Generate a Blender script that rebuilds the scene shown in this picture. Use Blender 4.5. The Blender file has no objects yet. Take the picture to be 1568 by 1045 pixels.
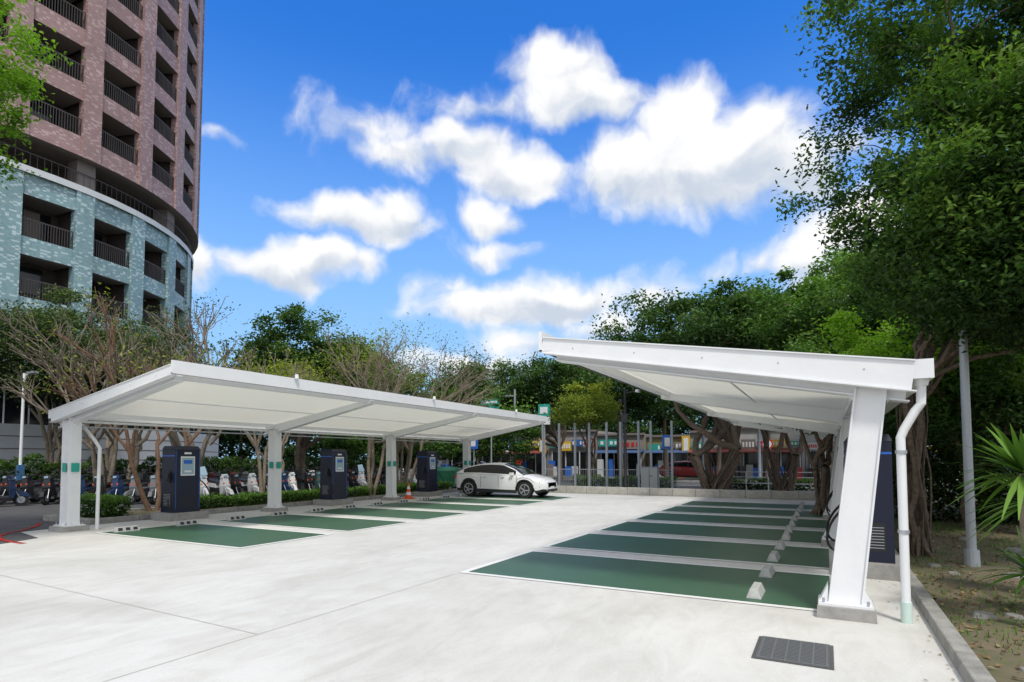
import bpy, bmesh, math, random
import numpy as np
from mathutils import Vector, Matrix
random.seed(3)
scene = bpy.context.scene
rad = math.radians
YAW = rad(28.1); SY, CY = math.sin(YAW), math.cos(YAW)
def S(r, d):
    """site survey frame (lateral, depth) -> world x,y"""
    return (r*CY - d*SY, r*SY + d*CY)

# ------------------------------------------------------------ materials
def mat(name, col, rough=0.7, metal=0.0, var=0.0, scale=5.0, col2=None, bump=0.0, bscale=60.0, spec=0.5, coat=0.0, transl=0.0):
    m = bpy.data.materials.new(name); m.use_nodes = True
    nt = m.node_tree; b = nt.nodes['Principled BSDF']
    b.inputs['Base Color'].default_value = (*col, 1); b.inputs['Roughness'].default_value = rough
    b.inputs['Metallic'].default_value = metal
    b.inputs['Specular IOR Level'].default_value = spec
    b.inputs['Coat Weight'].default_value = coat
    if var > 0 or col2:
        tc = nt.nodes.new('ShaderNodeTexCoord'); n = nt.nodes.new('ShaderNodeTexNoise')
        n.inputs['Scale'].default_value = scale; n.inputs['Detail'].default_value = 8; n.inputs['Roughness'].default_value = .65
        r = nt.nodes.new('ShaderNodeValToRGB')
        c2 = col2 if col2 else tuple(c*(1-var) for c in col)
        r.color_ramp.elements[0].position = .3; r.color_ramp.elements[0].color = (*c2, 1)
        r.color_ramp.elements[1].position = .65; r.color_ramp.elements[1].color = (*col, 1)
        nt.links.new(tc.outputs['Object'], n.inputs['Vector']); nt.links.new(n.outputs['Fac'], r.inputs['Fac'])
        nt.links.new(r.outputs['Color'], b.inputs['Base Color'])
    if bump > 0:
        tc = nt.nodes.new('ShaderNodeTexCoord'); n = nt.nodes.new('ShaderNodeTexNoise')
        n.inputs['Scale'].default_value = bscale; n.inputs['Detail'].default_value = 6
        bp = nt.nodes.new('ShaderNodeBump'); bp.inputs['Strength'].default_value = bump; bp.inputs['Distance'].default_value = .02
        nt.links.new(tc.outputs['Object'], n.inputs['Vector']); nt.links.new(n.outputs['Fac'], bp.inputs['Height'])
        nt.links.new(bp.outputs['Normal'], b.inputs['Normal'])
    if transl > 0:
        t = nt.nodes.new('ShaderNodeBsdfTranslucent'); t.inputs[0].default_value = (*col, 1); mx = nt.nodes.new('ShaderNodeMixShader'); mx.inputs[0].default_value = transl
        nt.links.new(b.outputs[0], mx.inputs[1]); nt.links.new(t.outputs[0], mx.inputs[2]); nt.links.new(mx.outputs[0], nt.nodes['Material Output'].inputs[0])
    return m

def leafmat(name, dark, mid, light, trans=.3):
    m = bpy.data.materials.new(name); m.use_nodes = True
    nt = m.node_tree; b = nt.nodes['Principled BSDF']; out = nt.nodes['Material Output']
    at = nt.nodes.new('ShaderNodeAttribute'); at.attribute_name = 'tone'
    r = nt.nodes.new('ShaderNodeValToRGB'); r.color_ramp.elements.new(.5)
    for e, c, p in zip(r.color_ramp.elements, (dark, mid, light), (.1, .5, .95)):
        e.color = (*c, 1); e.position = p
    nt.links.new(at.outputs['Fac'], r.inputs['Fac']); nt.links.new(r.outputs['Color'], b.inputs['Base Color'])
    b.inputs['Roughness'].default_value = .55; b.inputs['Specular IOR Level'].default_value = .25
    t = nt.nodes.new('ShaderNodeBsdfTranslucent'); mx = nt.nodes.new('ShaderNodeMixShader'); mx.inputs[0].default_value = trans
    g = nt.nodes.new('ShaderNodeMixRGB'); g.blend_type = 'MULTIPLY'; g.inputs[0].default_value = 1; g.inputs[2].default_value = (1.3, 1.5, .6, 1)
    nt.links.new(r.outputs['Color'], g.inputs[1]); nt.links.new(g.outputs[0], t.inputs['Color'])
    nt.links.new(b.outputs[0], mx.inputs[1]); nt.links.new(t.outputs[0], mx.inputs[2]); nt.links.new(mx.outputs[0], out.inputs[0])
    return m

def tilemat(name, c1, c2, c3):
    m = bpy.data.materials.new(name); m.use_nodes = True
    nt = m.node_tree; b = nt.nodes['Principled BSDF']
    uv = nt.nodes.new('ShaderNodeUVMap')
    br = nt.nodes.new('ShaderNodeTexBrick'); br.inputs['Scale'].default_value = 1
    br.inputs['Brick Width'].default_value = .16; br.inputs['Row Height'].default_value = .08
    br.inputs['Mortar Size'].default_value = .007; br.inputs['Bias'].default_value = -.1
    br.inputs['Color1'].default_value = (*c1, 1); br.inputs['Color2'].default_value = (*c2, 1)
    br.inputs['Mortar'].default_value = (*[c*.8 for c in c1], 1)
    sc = nt.nodes.new('ShaderNodeVectorMath'); sc.operation = 'MULTIPLY'; sc.inputs[1].default_value = (1/.16, 1/.08, 1)
    fl = nt.nodes.new('ShaderNodeVectorMath'); fl.operation = 'FLOOR'
    wn = nt.nodes.new('ShaderNodeTexWhiteNoise'); wn.noise_dimensions = '2D'
    gt = nt.nodes.new('ShaderNodeMath'); gt.operation = 'GREATER_THAN'; gt.inputs[1].default_value = .82
    mx = nt.nodes.new('ShaderNodeMixRGB'); mx.inputs[2].default_value = (*c3, 1)
    nz = nt.nodes.new('ShaderNodeTexNoise'); nz.inputs['Scale'].default_value = .5; nz.inputs['Detail'].default_value = 6
    rr = nt.nodes.new('ShaderNodeMapRange'); rr.inputs[1].default_value = .3; rr.inputs[2].default_value = .7; rr.inputs[3].default_value = .8; rr.inputs[4].default_value = 1.08
    mu = nt.nodes.new('ShaderNodeVectorMath'); mu.operation = 'SCALE'
    L = nt.links.new
    L(uv.outputs[0], br.inputs['Vector']); L(uv.outputs[0], sc.inputs[0]); L(sc.outputs[0], fl.inputs[0]); L(fl.outputs[0], wn.inputs['Vector'])
    L(wn.outputs['Value'], gt.inputs[0]); L(gt.outputs[0], mx.inputs[0]); L(br.outputs['Color'], mx.inputs[1])
    L(uv.outputs[0], nz.inputs['Vector']); L(nz.outputs['Fac'], rr.inputs[0]); L(mx.outputs[0], mu.inputs[0]); L(rr.outputs[0], mu.inputs['Scale'])
    L(mu.outputs[0], b.inputs['Base Color']); b.inputs['Roughness'].default_value = .45
    return m

WHITE = mat('white_paint', (.80, .81, .82), .35, var=.06, scale=3)
MEMB = mat('canopy_membrane', (.88, .85, .75), .6, var=.04, scale=1.5, transl=.35)
GALV = mat('galvanised_steel', (.45, .47, .5), .4, .6)
GREY = mat('grey_steel', (.33, .36, .40), .45, .3)
BLACK = mat('black_plastic', (.02, .02, .022), .5)
RUBBER = mat('rubber', (.018, .018, .018), .8)
NAVY = mat('charger_navy', (.009, .013, .035), .4)
BLUE = mat('blue_trim', (.03, .14, .55), .35)
SCREEN = mat('screen_glass', (.35, .5, .6), .1)
CONC = mat('plinth_concrete', (.35, .34, .32), .85, var=.3, scale=8, bump=.3)
KERB = mat('kerb_stone', (.36, .35, .32), .85, var=.45, scale=5, bump=.4)
TEALS = mat('teal_sign', (.02, .33, .26), .5)
GLASS = mat('dark_glass', (.012, .014, .016), .08, spec=.5)
RED = mat('red_paint', (.5, .03, .025), .4)
ORANGE = mat('orange_plastic', (.75, .1, .02), .5)
YELLOW = mat('yellow_paint', (.65, .42, .03), .5)
BARK = mat('bark', (.20, .15, .11), .9, col2=(.07, .05, .038), scale=14, bump=.8, bscale=25)
BARKL = mat('light_bark', (.30, .25, .19), .9, col2=(.14, .11, .08), scale=10, bump=.6, bscale=25)
BARKR = mat('reddish_bark', (.22, .13, .08), .9, col2=(.1, .06, .04), scale=10, bump=.6, bscale=25)

# ------------------------------------------------------------ mesh builder
class MB:
    def __init__(s): s.v = []; s.f = []; s.m = []; s.uv = []; s.mats = []
    def mi(s, m):
        if m not in s.mats: s.mats.append(m)
        return s.mats.index(m)
    def poly(s, pts, m, uv=None):
        i = len(s.v); s.v += [tuple(p) for p in pts]; s.f.append(tuple(range(i, i+len(pts)))); s.m.append(s.mi(m)); s.uv.append(uv)
    def hexa(s, b, t, m, cap=True):
        n = len(b); i = len(s.v); s.v += [tuple(p) for p in b] + [tuple(p) for p in t]; k = s.mi(m)
        fs = [(i+j, i+(j+1) % n, i+n+(j+1) % n, i+n+j) for j in range(n)]
        if cap: fs += [tuple(i+j for j in range(n))[::-1], tuple(i+n+j for j in range(n))]
        s.f += fs; s.m += [k]*len(fs); s.uv += [None]*len(fs)
    def box(s, c, d, m, rz=0, top=(1, 1)):
        x, y, z = c; a, b, h = d[0]/2, d[1]/2, d[2]/2; cs, sn = math.cos(rz), math.sin(rz)
        def q(px, py, pz): return (x+px*cs-py*sn, y+px*sn+py*cs, z+pz)
        B = [q(-a, -b, -h), q(a, -b, -h), q(a, b, -h), q(-a, b, -h)]
        a *= top[0]; b *= top[1]
        T = [q(-a, -b, h), q(a, -b, h), q(a, b, h), q(-a, b, h)]
        s.hexa(B, T, m)
    def beam(s, p0, p1, w, h, m, h1=None, w1=None):
        p0, p1 = Vector(p0), Vector(p1); d = (p1-p0).normalized()
        up = Vector((0, 0, 1)) if abs(d.z) < .95 else Vector((0, 1, 0))
        sd = d.cross(up).normalized(); u = sd.cross(d).normalized()
        h1 = h if h1 is None else h1; w1 = w if w1 is None else w1
        r = lambda p, w, h: [p-sd*w/2, p+sd*w/2, p+sd*w/2-u*h, p-sd*w/2-u*h]
        s.hexa(r(p0, w, h), r(p1, w1, h1), m)
    def cyl(s, p0, p1, r0, r1, m, n=12):
        p0, p1 = Vector(p0), Vector(p1); d = (p1-p0).normalized()
        a = d.orthogonal().normalized(); b = d.cross(a)
        c = [(math.cos(2*math.pi*k/n), math.sin(2*math.pi*k/n)) for k in range(n)]
        s.hexa([p0+a*x*r0+b*y*r0 for x, y in c], [p1+a*x*r1+b*y*r1 for x, y in c], m)
    def tube(s, path, r, m, n=8):
        path = [Vector(p) for p in path]; rs = r if isinstance(r, (list, tuple)) else [r]*len(path)
        rings = []
        a = None
        for i, p in enumerate(path):
            d = (path[min(i+1, len(path)-1)]-path[max(i-1, 0)]).normalized()
            a = d.orthogonal().normalized() if a is None else (a-d*a.dot(d)).normalized()
            b = d.cross(a)
            rings.append([p+a*math.cos(2*math.pi*k/n)*rs[i]+b*math.sin(2*math.pi*k/n)*rs[i] for k in range(n)])
        i0 = len(s.v); k = s.mi(m)
        for R in rings: s.v += [tuple(q) for q in R]
        for i in range(len(path)-1):
            for j in range(n):
                s.f.append((i0+i*n+j, i0+i*n+(j+1) % n, i0+(i+1)*n+(j+1) % n, i0+(i+1)*n+j)); s.m.append(k); s.uv.append(None)
        s.f.append(tuple(i0+j for j in range(n))); s.m.append(k); s.uv.append(None)
        e = i0+(len(path)-1)*n
        s.f.append(tuple(e+j for j in range(n))); s.m.append(k); s.uv.append(None)
    def done(s, name, loc=(0, 0, 0), rz=0, bevel=0, smooth=False, recalc=True, usemesh=None):
        me = bpy.data.meshes.new(name)
        me.from_pydata(s.v, [], s.f)
        for m in s.mats: me.materials.append(m)
        me.polygons.foreach_set('material_index', s.m)
        if any(u is not None for u in s.uv):
            ul = me.uv_layers.new(name='UVMap'); k = 0
            for f, u in zip(s.f, s.uv):
                for j in range(len(f)):
                    ul.data[k].uv = u[j] if u else (0, 0)
                    k += 1
        if recalc:
            bm = bmesh.new(); bm.from_mesh(me); bmesh.ops.recalc_face_normals(bm, faces=bm.faces[:]); bm.to_mesh(me); bm.free()
        if smooth: me.shade_smooth()
        return place(me, name, loc, rz, bevel)
def place(me, name, loc=(0, 0, 0), rz=0, bevel=0, sc=1):
    o = bpy.data.objects.new(name, me); scene.collection.objects.link(o)
    o.location = loc; o.rotation_euler = (0, 0, rz); o.scale = (sc, sc, sc)
    if bevel:
        b = o.modifiers.new('bevel', 'BEVEL'); b.width = bevel; b.segments = 2; b.limit_method = 'ANGLE'; b.angle_limit = rad(40)
    return o

# ------------------------------------------------------------ numpy foliage
def np_tube(path, rs, n=6):
    path = np.array(path, float); k = len(path); V = []
    a = None
    for i in range(k):
        d = path[min(i+1, k-1)]-path[max(i-1, 0)]; d /= (np.linalg.norm(d)+1e-9)
        if a is None:
            a = np.cross(d, [0.3, .9, .1]); 
        a = a-d*a.dot(d); a /= (np.linalg.norm(a)+1e-9); b = np.cross(d, a)
        t = np.arange(n)*2*math.pi/n
        V.append(path[i]+rs[i]*(np.outer(np.cos(t), a)+np.outer(np.sin(t), b)))
    V = np.concatenate(V); F = []
    for i in range(k-1):
        for j in range(n):
            F.append((i*n+j, i*n+(j+1) % n, (i+1)*n+(j+1) % n, (i+1)*n+j))
    return V, np.array(F)
class Veg:
    def __init__(s, seed): s.rng = np.random.default_rng(seed); s.V = []; s.F = []; s.M = []; s.T = []; s.n = 0
    def tube(s, path, rs, n=6):
        V, F = np_tube(path, rs, n); s.V.append(V); s.F.append(F+s.n); s.n += len(V)
        s.M.append(np.zeros(len(F), int)); s.T.append(np.full(len(F), .5))
    def limb(s, a, b, r0, r1, sag=.1, k=6, n=6, wob=.05):
        a, b = np.array(a, float), np.array(b, float); L = np.linalg.norm(b-a)
        c = (a+b)/2+np.array([0, 0, sag*L])+s.rng.normal(0, wob*L, 3)
        t = np.linspace(0, 1, k)[:, None]
        P = (1-t)**2*a+2*t*(1-t)*c+t**2*b
        P[1:-1] += s.rng.normal(0, wob*L*.18, (k-2, 3))
        s.tube(P, np.linspace(r0, r1, k), n); return P
    def leaves(s, P, L, W, tone, up=.5):
        N = len(P); rg = s.rng
        nrm = rg.normal(0, 1, (N, 3)); nrm[:, 2] = np.abs(nrm[:, 2])+up; nrm /= np.linalg.norm(nrm, axis=1)[:, None]
        a = np.cross(nrm, rg.normal(0, 1, (N, 3))); a /= (np.linalg.norm(a, axis=1)[:, None]+1e-9); b = np.cross(nrm, a)
        l = L*rg.uniform(.6, 1.3, (N, 1)); w = W*rg.uniform(.7, 1.2, (N, 1))
        V = np.stack([P-a*l/2, P+b*w/2+nrm*w*.15, P+a*l/2, P-b*w/2+nrm*w*.15], 1).reshape(-1, 3)
        s.V.append(V); s.F.append(np.arange(4*N).reshape(N, 4)+s.n); s.n += 4*N
        s.M.append(np.ones(N, int)); s.T.append(np.clip(tone, 0, 1))
    def crown(s, c, R, nc, nl, cr, L, W, flat=.55, shell=.5, top_light=.25, up=.5):
        rg = s.rng; c = np.array(c, float); R = np.array(R, float)
        d = rg.normal(0, 1, (nc, 3)); d /= np.linalg.norm(d, axis=1)[:, None]
        ph = rg.uniform(0, 6, 6)
        lump = 1+.16*np.sin(3*np.arctan2(d[:, 1], d[:, 0])+ph[0])+.10*np.sin(7*np.arctan2(d[:, 1], d[:, 0])+4*d[:, 2]+ph[1])+.1*np.sin(5*d[:, 2]+ph[2]+2*d[:, 0])
        rr = (shell+(1-shell)*rg.uniform(0, 1, nc)**.6)*lump
        C = d*rr[:, None]; C[:, 2] = np.where(C[:, 2] < 0, C[:, 2]*flat, C[:, 2]); C = c+C*R
        P = []; T = []
        for i in range(nc):
            n = int(nl*rg.uniform(.5, 1.4)); rc = cr*rg.uniform(.6, 1.35)
            q = rg.normal(0, .5, (n, 3)); q *= np.array([1, 1, .65])
            P.append(C[i]+q*rc)
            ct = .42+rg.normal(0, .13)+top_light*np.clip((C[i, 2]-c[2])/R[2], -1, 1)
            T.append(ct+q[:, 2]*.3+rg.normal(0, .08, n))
        P = np.concatenate(P); T = np.concatenate(T); s.leaves(P, L, W, T, up); return C
    def done(s, name, mats):
        V = np.concatenate(s.V); F = np.concatenate(s.F); M = np.concatenate(s.M); T = np.concatenate(s.T)
        me = bpy.data.meshes.new(name); me.vertices.add(len(V)); me.vertices.foreach_set('co', V.ravel().astype(np.float32))
        me.loops.add(len(F)*4); me.loops.foreach_set('vertex_index', F.ravel().astype(np.int32))
        me.polygons.add(len(F)); me.polygons.foreach_set('loop_start', (np.arange(len(F))*4).astype(np.int32))
        for m in mats: me.materials.append(m)
        me.update(calc_edges=True)
        me.polygons.foreach_set('material_index', M.astype(np.int32))
        me.polygons.foreach_set('use_smooth', (M == 0))
        at = me.attributes.new('tone', 'FLOAT', 'FACE'); at.data.foreach_set('value', T.astype(np.float32))
        o = bpy.data.objects.new(name, me); scene.collection.objects.link(o); return o

def tree(name, xy, crowns, nc, nl, cr, L, W, lm, bark=BARK, tr=.2, fork=1.8, seed=1, stems=1, flat=.55, shell=.5, spread=.3, nb=45, up=.5, lean=(0, 0), mainr=.55):
    v = Veg(seed); rg = v.rng; x, y = xy
    tops = []
    for k in range(stems):
        ang = rg.uniform(0, 6.28); off = 0 if stems == 1 else tr*1.1
        b = (x+off*math.cos(ang), y+off*math.sin(ang), -.05)
        t = (x+lean[0]+spread*math.cos(ang)*(stems > 1), y+lean[1]+spread*math.sin(ang)*(stems > 1), fork*rg.uniform(.85, 1.15))
        P = v.limb(b, t, tr*(1.3 if stems == 1 else rg.uniform(.35, .9)), tr*.6 if stems < 4 else tr*.4, 0, 9, 9, .07)
        tops.append(t)
        for j in range(4):
            a2 = rg.uniform(0, 6.28)
            v.tube([(b[0]+math.cos(a2)*tr*2.6, b[1]+math.sin(a2)*tr*2.6, -.05), (b[0]+math.cos(a2)*tr*1.2, b[1]+math.sin(a2)*tr*1.2, .12), (b[0], b[1], .5)], [tr*.15, tr*.3, tr*.35], 6)
        if stems > 3:
            for j in range(3):
                a2 = rg.uniform(0, 6.28); rr = tr*rg.uniform(1, 2.4)
                v.limb((x+rr*math.cos(a2), y+rr*math.sin(a2), -.05), (t[0]+rg.normal(0, .1), t[1]+rg.normal(0, .1), t[2]), tr*.2, tr*.1, 0, 7, 5, .04)
    for c, R in crowns:
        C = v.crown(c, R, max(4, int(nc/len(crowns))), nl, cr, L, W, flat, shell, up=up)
        nm = 5 if len(crowns) < 4 else 3; mains = []
        for k in range(nm):
            a = 2*math.pi*k/nm+rg.uniform(-.4, .4); q = .5
            e = (c[0]+R[0]*q*math.cos(a), c[1]+R[1]*q*math.sin(a), c[2]-R[2]*.05+rg.uniform(-.2, .3)*R[2])
            t = tops[k % len(tops)]
            mains.append(v.limb(t, e, tr*mainr, tr*.2, -.02, 8, 6, .08))
        M = np.concatenate(mains)
        idx = rg.choice(len(C), min(nb, len(C)), replace=False)
        for i in idx:
            dd = np.linalg.norm(M-C[i], axis=1)+2*np.maximum(0, M[:, 2]-C[i, 2]); m = M[np.argmin(dd)]
            v.limb(m, C[i], tr*.16, tr*.05, .05, 5, 4, .08)
    return v.done(name, [bark, lm])

def bare_tree(name, xy, H, lm, bark, seed, r0=.11, nleaf=6, L=.12, stems=3, spread=.45, depth=4, lsc=.55):
    v = Veg(seed); rg = v.rng; P = []
    def rec(p, d, l, r, dep):
        d2 = d+rg.normal(0, .12, 3); d2[2] += .12; d2 /= np.linalg.norm(d2)
        e = p+d2*l; v.limb(p, e, r, r*.6, 0, 5, 6 if dep > 2 else 4, .06)
        if dep == 0:
            n = rg.integers(0, nleaf+1); P.append(e+rg.normal(0, .25, (n, 3))); return
        for _ in range(rg.integers(2, 5)):
            nd = d2+rg.normal(0, spread, 3); nd[2] = abs(nd[2])*.8+.15; nd /= np.linalg.norm(nd)
            rec(p+(e-p)*rg.uniform(.75, 1), nd, l*rg.uniform(lsc, lsc+.25), r*.62, dep-1)
    for k in range(stems):
        a = 2*math.pi*k/stems+rg.uniform(0, 1)
        rec(np.array([xy[0]+.1*math.cos(a), xy[1]+.1*math.sin(a), -.05]), np.array([.22*math.cos(a), .22*math.sin(a), 1.]), H*.4, r0, depth)
    P = np.concatenate(P)
    v.leaves(P, L, L*.5, .5+rg.normal(0, .2, len(P)))
    return v.done(name, [bark, lm])

def hedge(name, a, b, w, h, lm, seed, dens=900, L=.06, z0=0):
    v = Veg(seed); rg = v.rng; a = np.array(a, float); b = np.array(b, float); ln = np.linalg.norm(b-a); t = (b-a)/ln; nrm = np.array([-t[1], t[0]])
    N = int(dens*ln*(w+2*h))
    s_ = rg.uniform(0, ln, N); u = rg.uniform(-1, 1, N); z = rg.uniform(0, 1, N)**.6
    top = rg.uniform(0, 1, N) < w/(w+2*h)
    hh = h*(1+.10*np.sin(s_*2.3)+.09*np.sin(s_*5.1+1)+.07*np.sin(s_*11))
    z = np.where(top, hh-np.abs(rg.normal(0, .04, N)), z*hh); side = np.sign(u)
    off = np.where(top, u*w/2, side*(w/2-np.abs(rg.normal(0, .05, N))))
    off += .05*np.sin(s_*3.7+seed)
    P = np.stack([a[0]+t[0]*s_+nrm[0]*off, a[1]+t[1]*s_+nrm[1]*off, z+z0+rg.normal(0, .03, N)], 1)
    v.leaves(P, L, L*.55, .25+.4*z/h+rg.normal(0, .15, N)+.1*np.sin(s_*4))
    for k in range(int(ln*2)):
        p = a+t*rg.uniform(0, ln); v.limb((p[0], p[1], z0), (p[0]+rg.normal(0, .1), p[1]+rg.normal(0, .1), z0+h*.85), .02, .008, 0, 4, 4)
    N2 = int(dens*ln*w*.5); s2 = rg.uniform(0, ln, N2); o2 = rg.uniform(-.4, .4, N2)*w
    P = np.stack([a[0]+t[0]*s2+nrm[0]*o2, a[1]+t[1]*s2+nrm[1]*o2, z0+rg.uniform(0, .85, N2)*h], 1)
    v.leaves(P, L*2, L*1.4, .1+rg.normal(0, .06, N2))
    return v.done(name, [BARK, lm])

LM_FICUS = leafmat('ficus_leaves', (.020, .046, .012), (.070, .15, .026), (.21, .33, .06), .35)
LM_DARK = leafmat('dark_leaves', (.016, .038, .010), (.046, .10, .022), (.12, .21, .045), .3)
LM_MID = leafmat('mid_leaves', (.03, .07, .015), (.085, .18, .03), (.19, .34, .06))
LM_BRIGHT = leafmat('bright_leaves', (.08, .17, .012), (.21, .37, .03), (.38, .57, .07), .45)
LM_OLIVE = leafmat('olive_leaves', (.03, .05, .018), (.07, .11, .035), (.14, .19, .07))
LM_YEL = leafmat('yellow_green_leaves', (.10, .14, .02), (.22, .28, .04), (.40, .42, .06), .4)

# ------------------------------------------------------------ ground
def sheet(name, pts, z, m):
    b = MB(); b.poly([(x, y, z) for x, y in pts], m); return b.done(name, recalc=False)
G_SOIL = mat('soil_ground', (.19, .14, .095), .95, col2=(.07, .09, .035), scale=1.7, bump=.6, bscale=12)
G_ASPH = mat('asphalt', (.10, .10, .105), .9, var=.35, scale=2, bump=.3, bscale=120)
G_FAR = mat('ground', (.14, .15, .10), .95, var=.3, scale=.3)

def concrete():
    m = bpy.data.materials.new('lot_concrete'); m.use_nodes = True; nt = m.node_tree; b = nt.nodes['Principled BSDF']; L = nt.links.new
    tc = nt.nodes.new('ShaderNodeTexCoord')
    def noise(sc, det, rough=.6, dist=0, st=None):
        n = nt.nodes.new('ShaderNodeTexNoise'); n.inputs['Scale'].default_value = sc; n.inputs['Detail'].default_value = det; n.inputs['Roughness'].default_value = rough; n.inputs['Distortion'].default_value = dist
        if st:
            mp = nt.nodes.new('ShaderNodeMapping'); mp.inputs['Scale'].default_value = st; mp.inputs['Rotation'].default_value = (0, 0, .5); L(tc.outputs['Object'], mp.inputs[0]); L(mp.outputs[0], n.inputs['Vector'])
        else: L(tc.outputs['Object'], n.inputs['Vector'])
        return n
    a = noise(.35, 9, .62, .6); c = noise(3, 8, .7, 1.2, (1, .35, 1)); f = noise(60, 3)
    r = nt.nodes.new('ShaderNodeValToRGB'); r.color_ramp.elements[0].position = .32; r.color_ramp.elements[0].color = (.57, .56, .525, 1)
    r.color_ramp.elements[1].position = .6; r.color_ramp.elements[1].color = (.69, .68, .65, 1)
    r2 = nt.nodes.new('ShaderNodeValToRGB'); r2.color_ramp.elements[0].position = .3; r2.color_ramp.elements[0].color = (.87, .86, .84, 1)
    r2.color_ramp.elements[1].position = .58; r2.color_ramp.elements[1].color = (1, 1, 1, 1)
    r3 = nt.nodes.new('ShaderNodeValToRGB'); r3.color_ramp.elements[0].position = .3; r3.color_ramp.elements[0].color = (.93, .93, .92, 1); r3.color_ramp.elements[1].position = .6
    m1 = nt.nodes.new('ShaderNodeMixRGB'); m1.blend_type = 'MULTIPLY'; m1.inputs[0].default_value = 1
    m2 = nt.nodes.new('ShaderNodeMixRGB'); m2.blend_type = 'MULTIPLY'; m2.inputs[0].default_value = 1
    L(a.outputs[0], r.inputs[0]); L(c.outputs[0], r2.inputs[0]); L(f.outputs[0], r3.inputs[0]); L(r.outputs[0], m1.inputs[1]); L(r2.outputs[0], m1.inputs[2])
    L(m1.outputs[0], m2.inputs[1]); L(r3.outputs[0], m2.inputs[2]); L(m2.outputs[0], b.inputs['Base Color'])
    b.inputs['Roughness'].default_value = .75; b.inputs['Specular IOR Level'].default_value = .3
    bp = nt.nodes.new('ShaderNodeBump'); bp.inputs['Strength'].default_value = .15; bp.inputs['Distance'].default_value = .01; L(f.outputs[0], bp.inputs['Height']); L(bp.outputs[0], b.inputs['Normal'])
    return m
G_CONC = concrete()
G_GREEN = mat('green_floor_paint', (.046, .122, .066), .45, col2=(.034, .096, .052), scale=1.5)
G_LINE = mat('white_line_paint', (.80, .80, .78), .6, var=.08, scale=9)
G_JOINT = mat('joint_dirt', (.47, .46, .43), .9)
sheet('ground', [(-260, -160), (260, -160), (260, 340), (-260, 340)], 0, G_FAR)
sheet('asphalt_driveway', [(-48, -30), (-14, -30), (-14, 45), (-48, 45)], .004, G_ASPH)
sheet('street_road', [(-110, 31.5), (90, 31.5), (90, 43), (-110, 43)], .008, G_ASPH)
sheet('concrete_parking_lot', [(-13.6, -14), (1.0, -14), (.86, 5), (.84, 26), (-16.1, 26), (-16.1, 7.6), (-15.9, 6.5), (-14.4, 6.2), (-13.7, 4.8)], .012, G_CONC)
sheet('soil_planting_bed', [(.9, -14), (60, -14), (60, 29), (.9, 29)], .008, G_SOIL)
sheet('sidewalk', [(-60, 26.6), (.8, 26.6), (.8, 31.2), (-60, 31.2)], .016, mat('sidewalk_paving', (.36, .34, .31), .85, var=.25, scale=3))
sheet('far_sidewalk', [(-110, 43.2), (90, 43.2), (90, 47), (-110, 47)], .02, mat('far_paving', (.34, .33, .31), .85, var=.25, scale=3))
b = MB()
for (x0, y0, x1, y1) in [(-4.78, -10, -4.70, 7.05), (-13.6, 4.1, -4.72, 3.8), (-7.1, 7.2, -7.1, 26), (-9.4, 15.6, -4.7, 15.6)]:
    dx, dy = x1-x0, y1-y0; l = math.hypot(dx, dy); nx, ny = -dy/l*.004, dx/l*.004
    b.poly([(x0-nx, y0-ny, .016), (x1-nx, y1-ny, .016), (x1+nx, y1+ny, .016), (x0+nx, y0+ny, .016)], G_JOINT)
b.done('concrete_joint', recalc=False)
def rect(b, x0, y0, x1, y1, z, m): b.poly([(x0, y0, z), (x1, y0, z), (x1, y1, z), (x0, y1, z)], m)
CONC2 = mat('wheelstop_concrete', (.5, .5, .48), .8, var=.3, scale=10)
def wheelstops(xs, y, name, sd):
    b = MB(); 
    hw, hl, h = .085, .26, .11
    b.hexa([(-hw, -hl, 0), (hw, -hl, 0), (hw, hl, 0), (-hw, hl, 0)], [(-hw*.5, -hl*.86, h), (hw*.5, -hl*.86, h), (hw*.5, hl*.86, h), (-hw*.5, hl*.86, h)], CONC2)
    for k in (-1, 0, 1):
        b.poly([(sd*(hw-.008)*.98, k*.16-.05, .025), (sd*(hw-.008)*.98, k*.16+.05, .025), (sd*(hw*.62), k*.16+.045, .09), (sd*(hw*.62), k*.16-.045, .09)], BLACK)
    return b.done(name, (xs+random.uniform(-.015, .015), y+random.uniform(-.02, .02), .014), rad(random.uniform(-2, 2)), bevel=.008)
for x0, x1, n, nm, back in ((-4.6, .0, 6, 'right', -.78), (-14.2, -9.55, 6, 'left', -14.0)):
    b = MB()
    for k in range(6):
        y0 = 7.27+2.8*k; y1 = y0+2.12
        rect(b, x0, y0, x1, y1, .016, G_GREEN)
        for (a, c, d, e) in ((x0-.1, y0-.1, x1, y0), (x0-.1, y1, x1, y1+.1), (x0-.1, y0, x0, y1) if nm == 'right' else (x1, y0-.1, x1+.1, y1+.1)):
            rect(b, a, c, d, e, .02, G_LINE)
    b.done('parking_stall_marking', recalc=False)
    for k in range(12):
        wheelstops(back, 7.72+1.4*k, 'wheel_stop', 1 if nm == 'left' else -1)
b = MB(); 
y = -14
while y < 26:
    b.box((.93, y+.49, .055), (.16, .975, .13), KERB, top=(.85, .99)); y += .985
b.done('kerb', bevel=.012)
b = MB(); y = 8.2
while y < 25.5:
    b.box((-16.2, y+.5, .07), (.16, .98, .16), KERB); b.box((-18.4, y+.5, .07), (.16, .98, .16), KERB); y += .99
b.box((-17.3, 8.1, .07), (2.3, .16, .16), KERB)
b.done('kerb', bevel=.012)
sheet('planting_strip_soil', [(-18.3, 8.2), (-16.3, 8.2), (-16.3, 25.6), (-18.3, 25.6)], .1, G_SOIL)
b = MB(); x = -15
WC = mat('wall_conc', (.5, .48, .43), .85, var=.3, scale=4)
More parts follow.
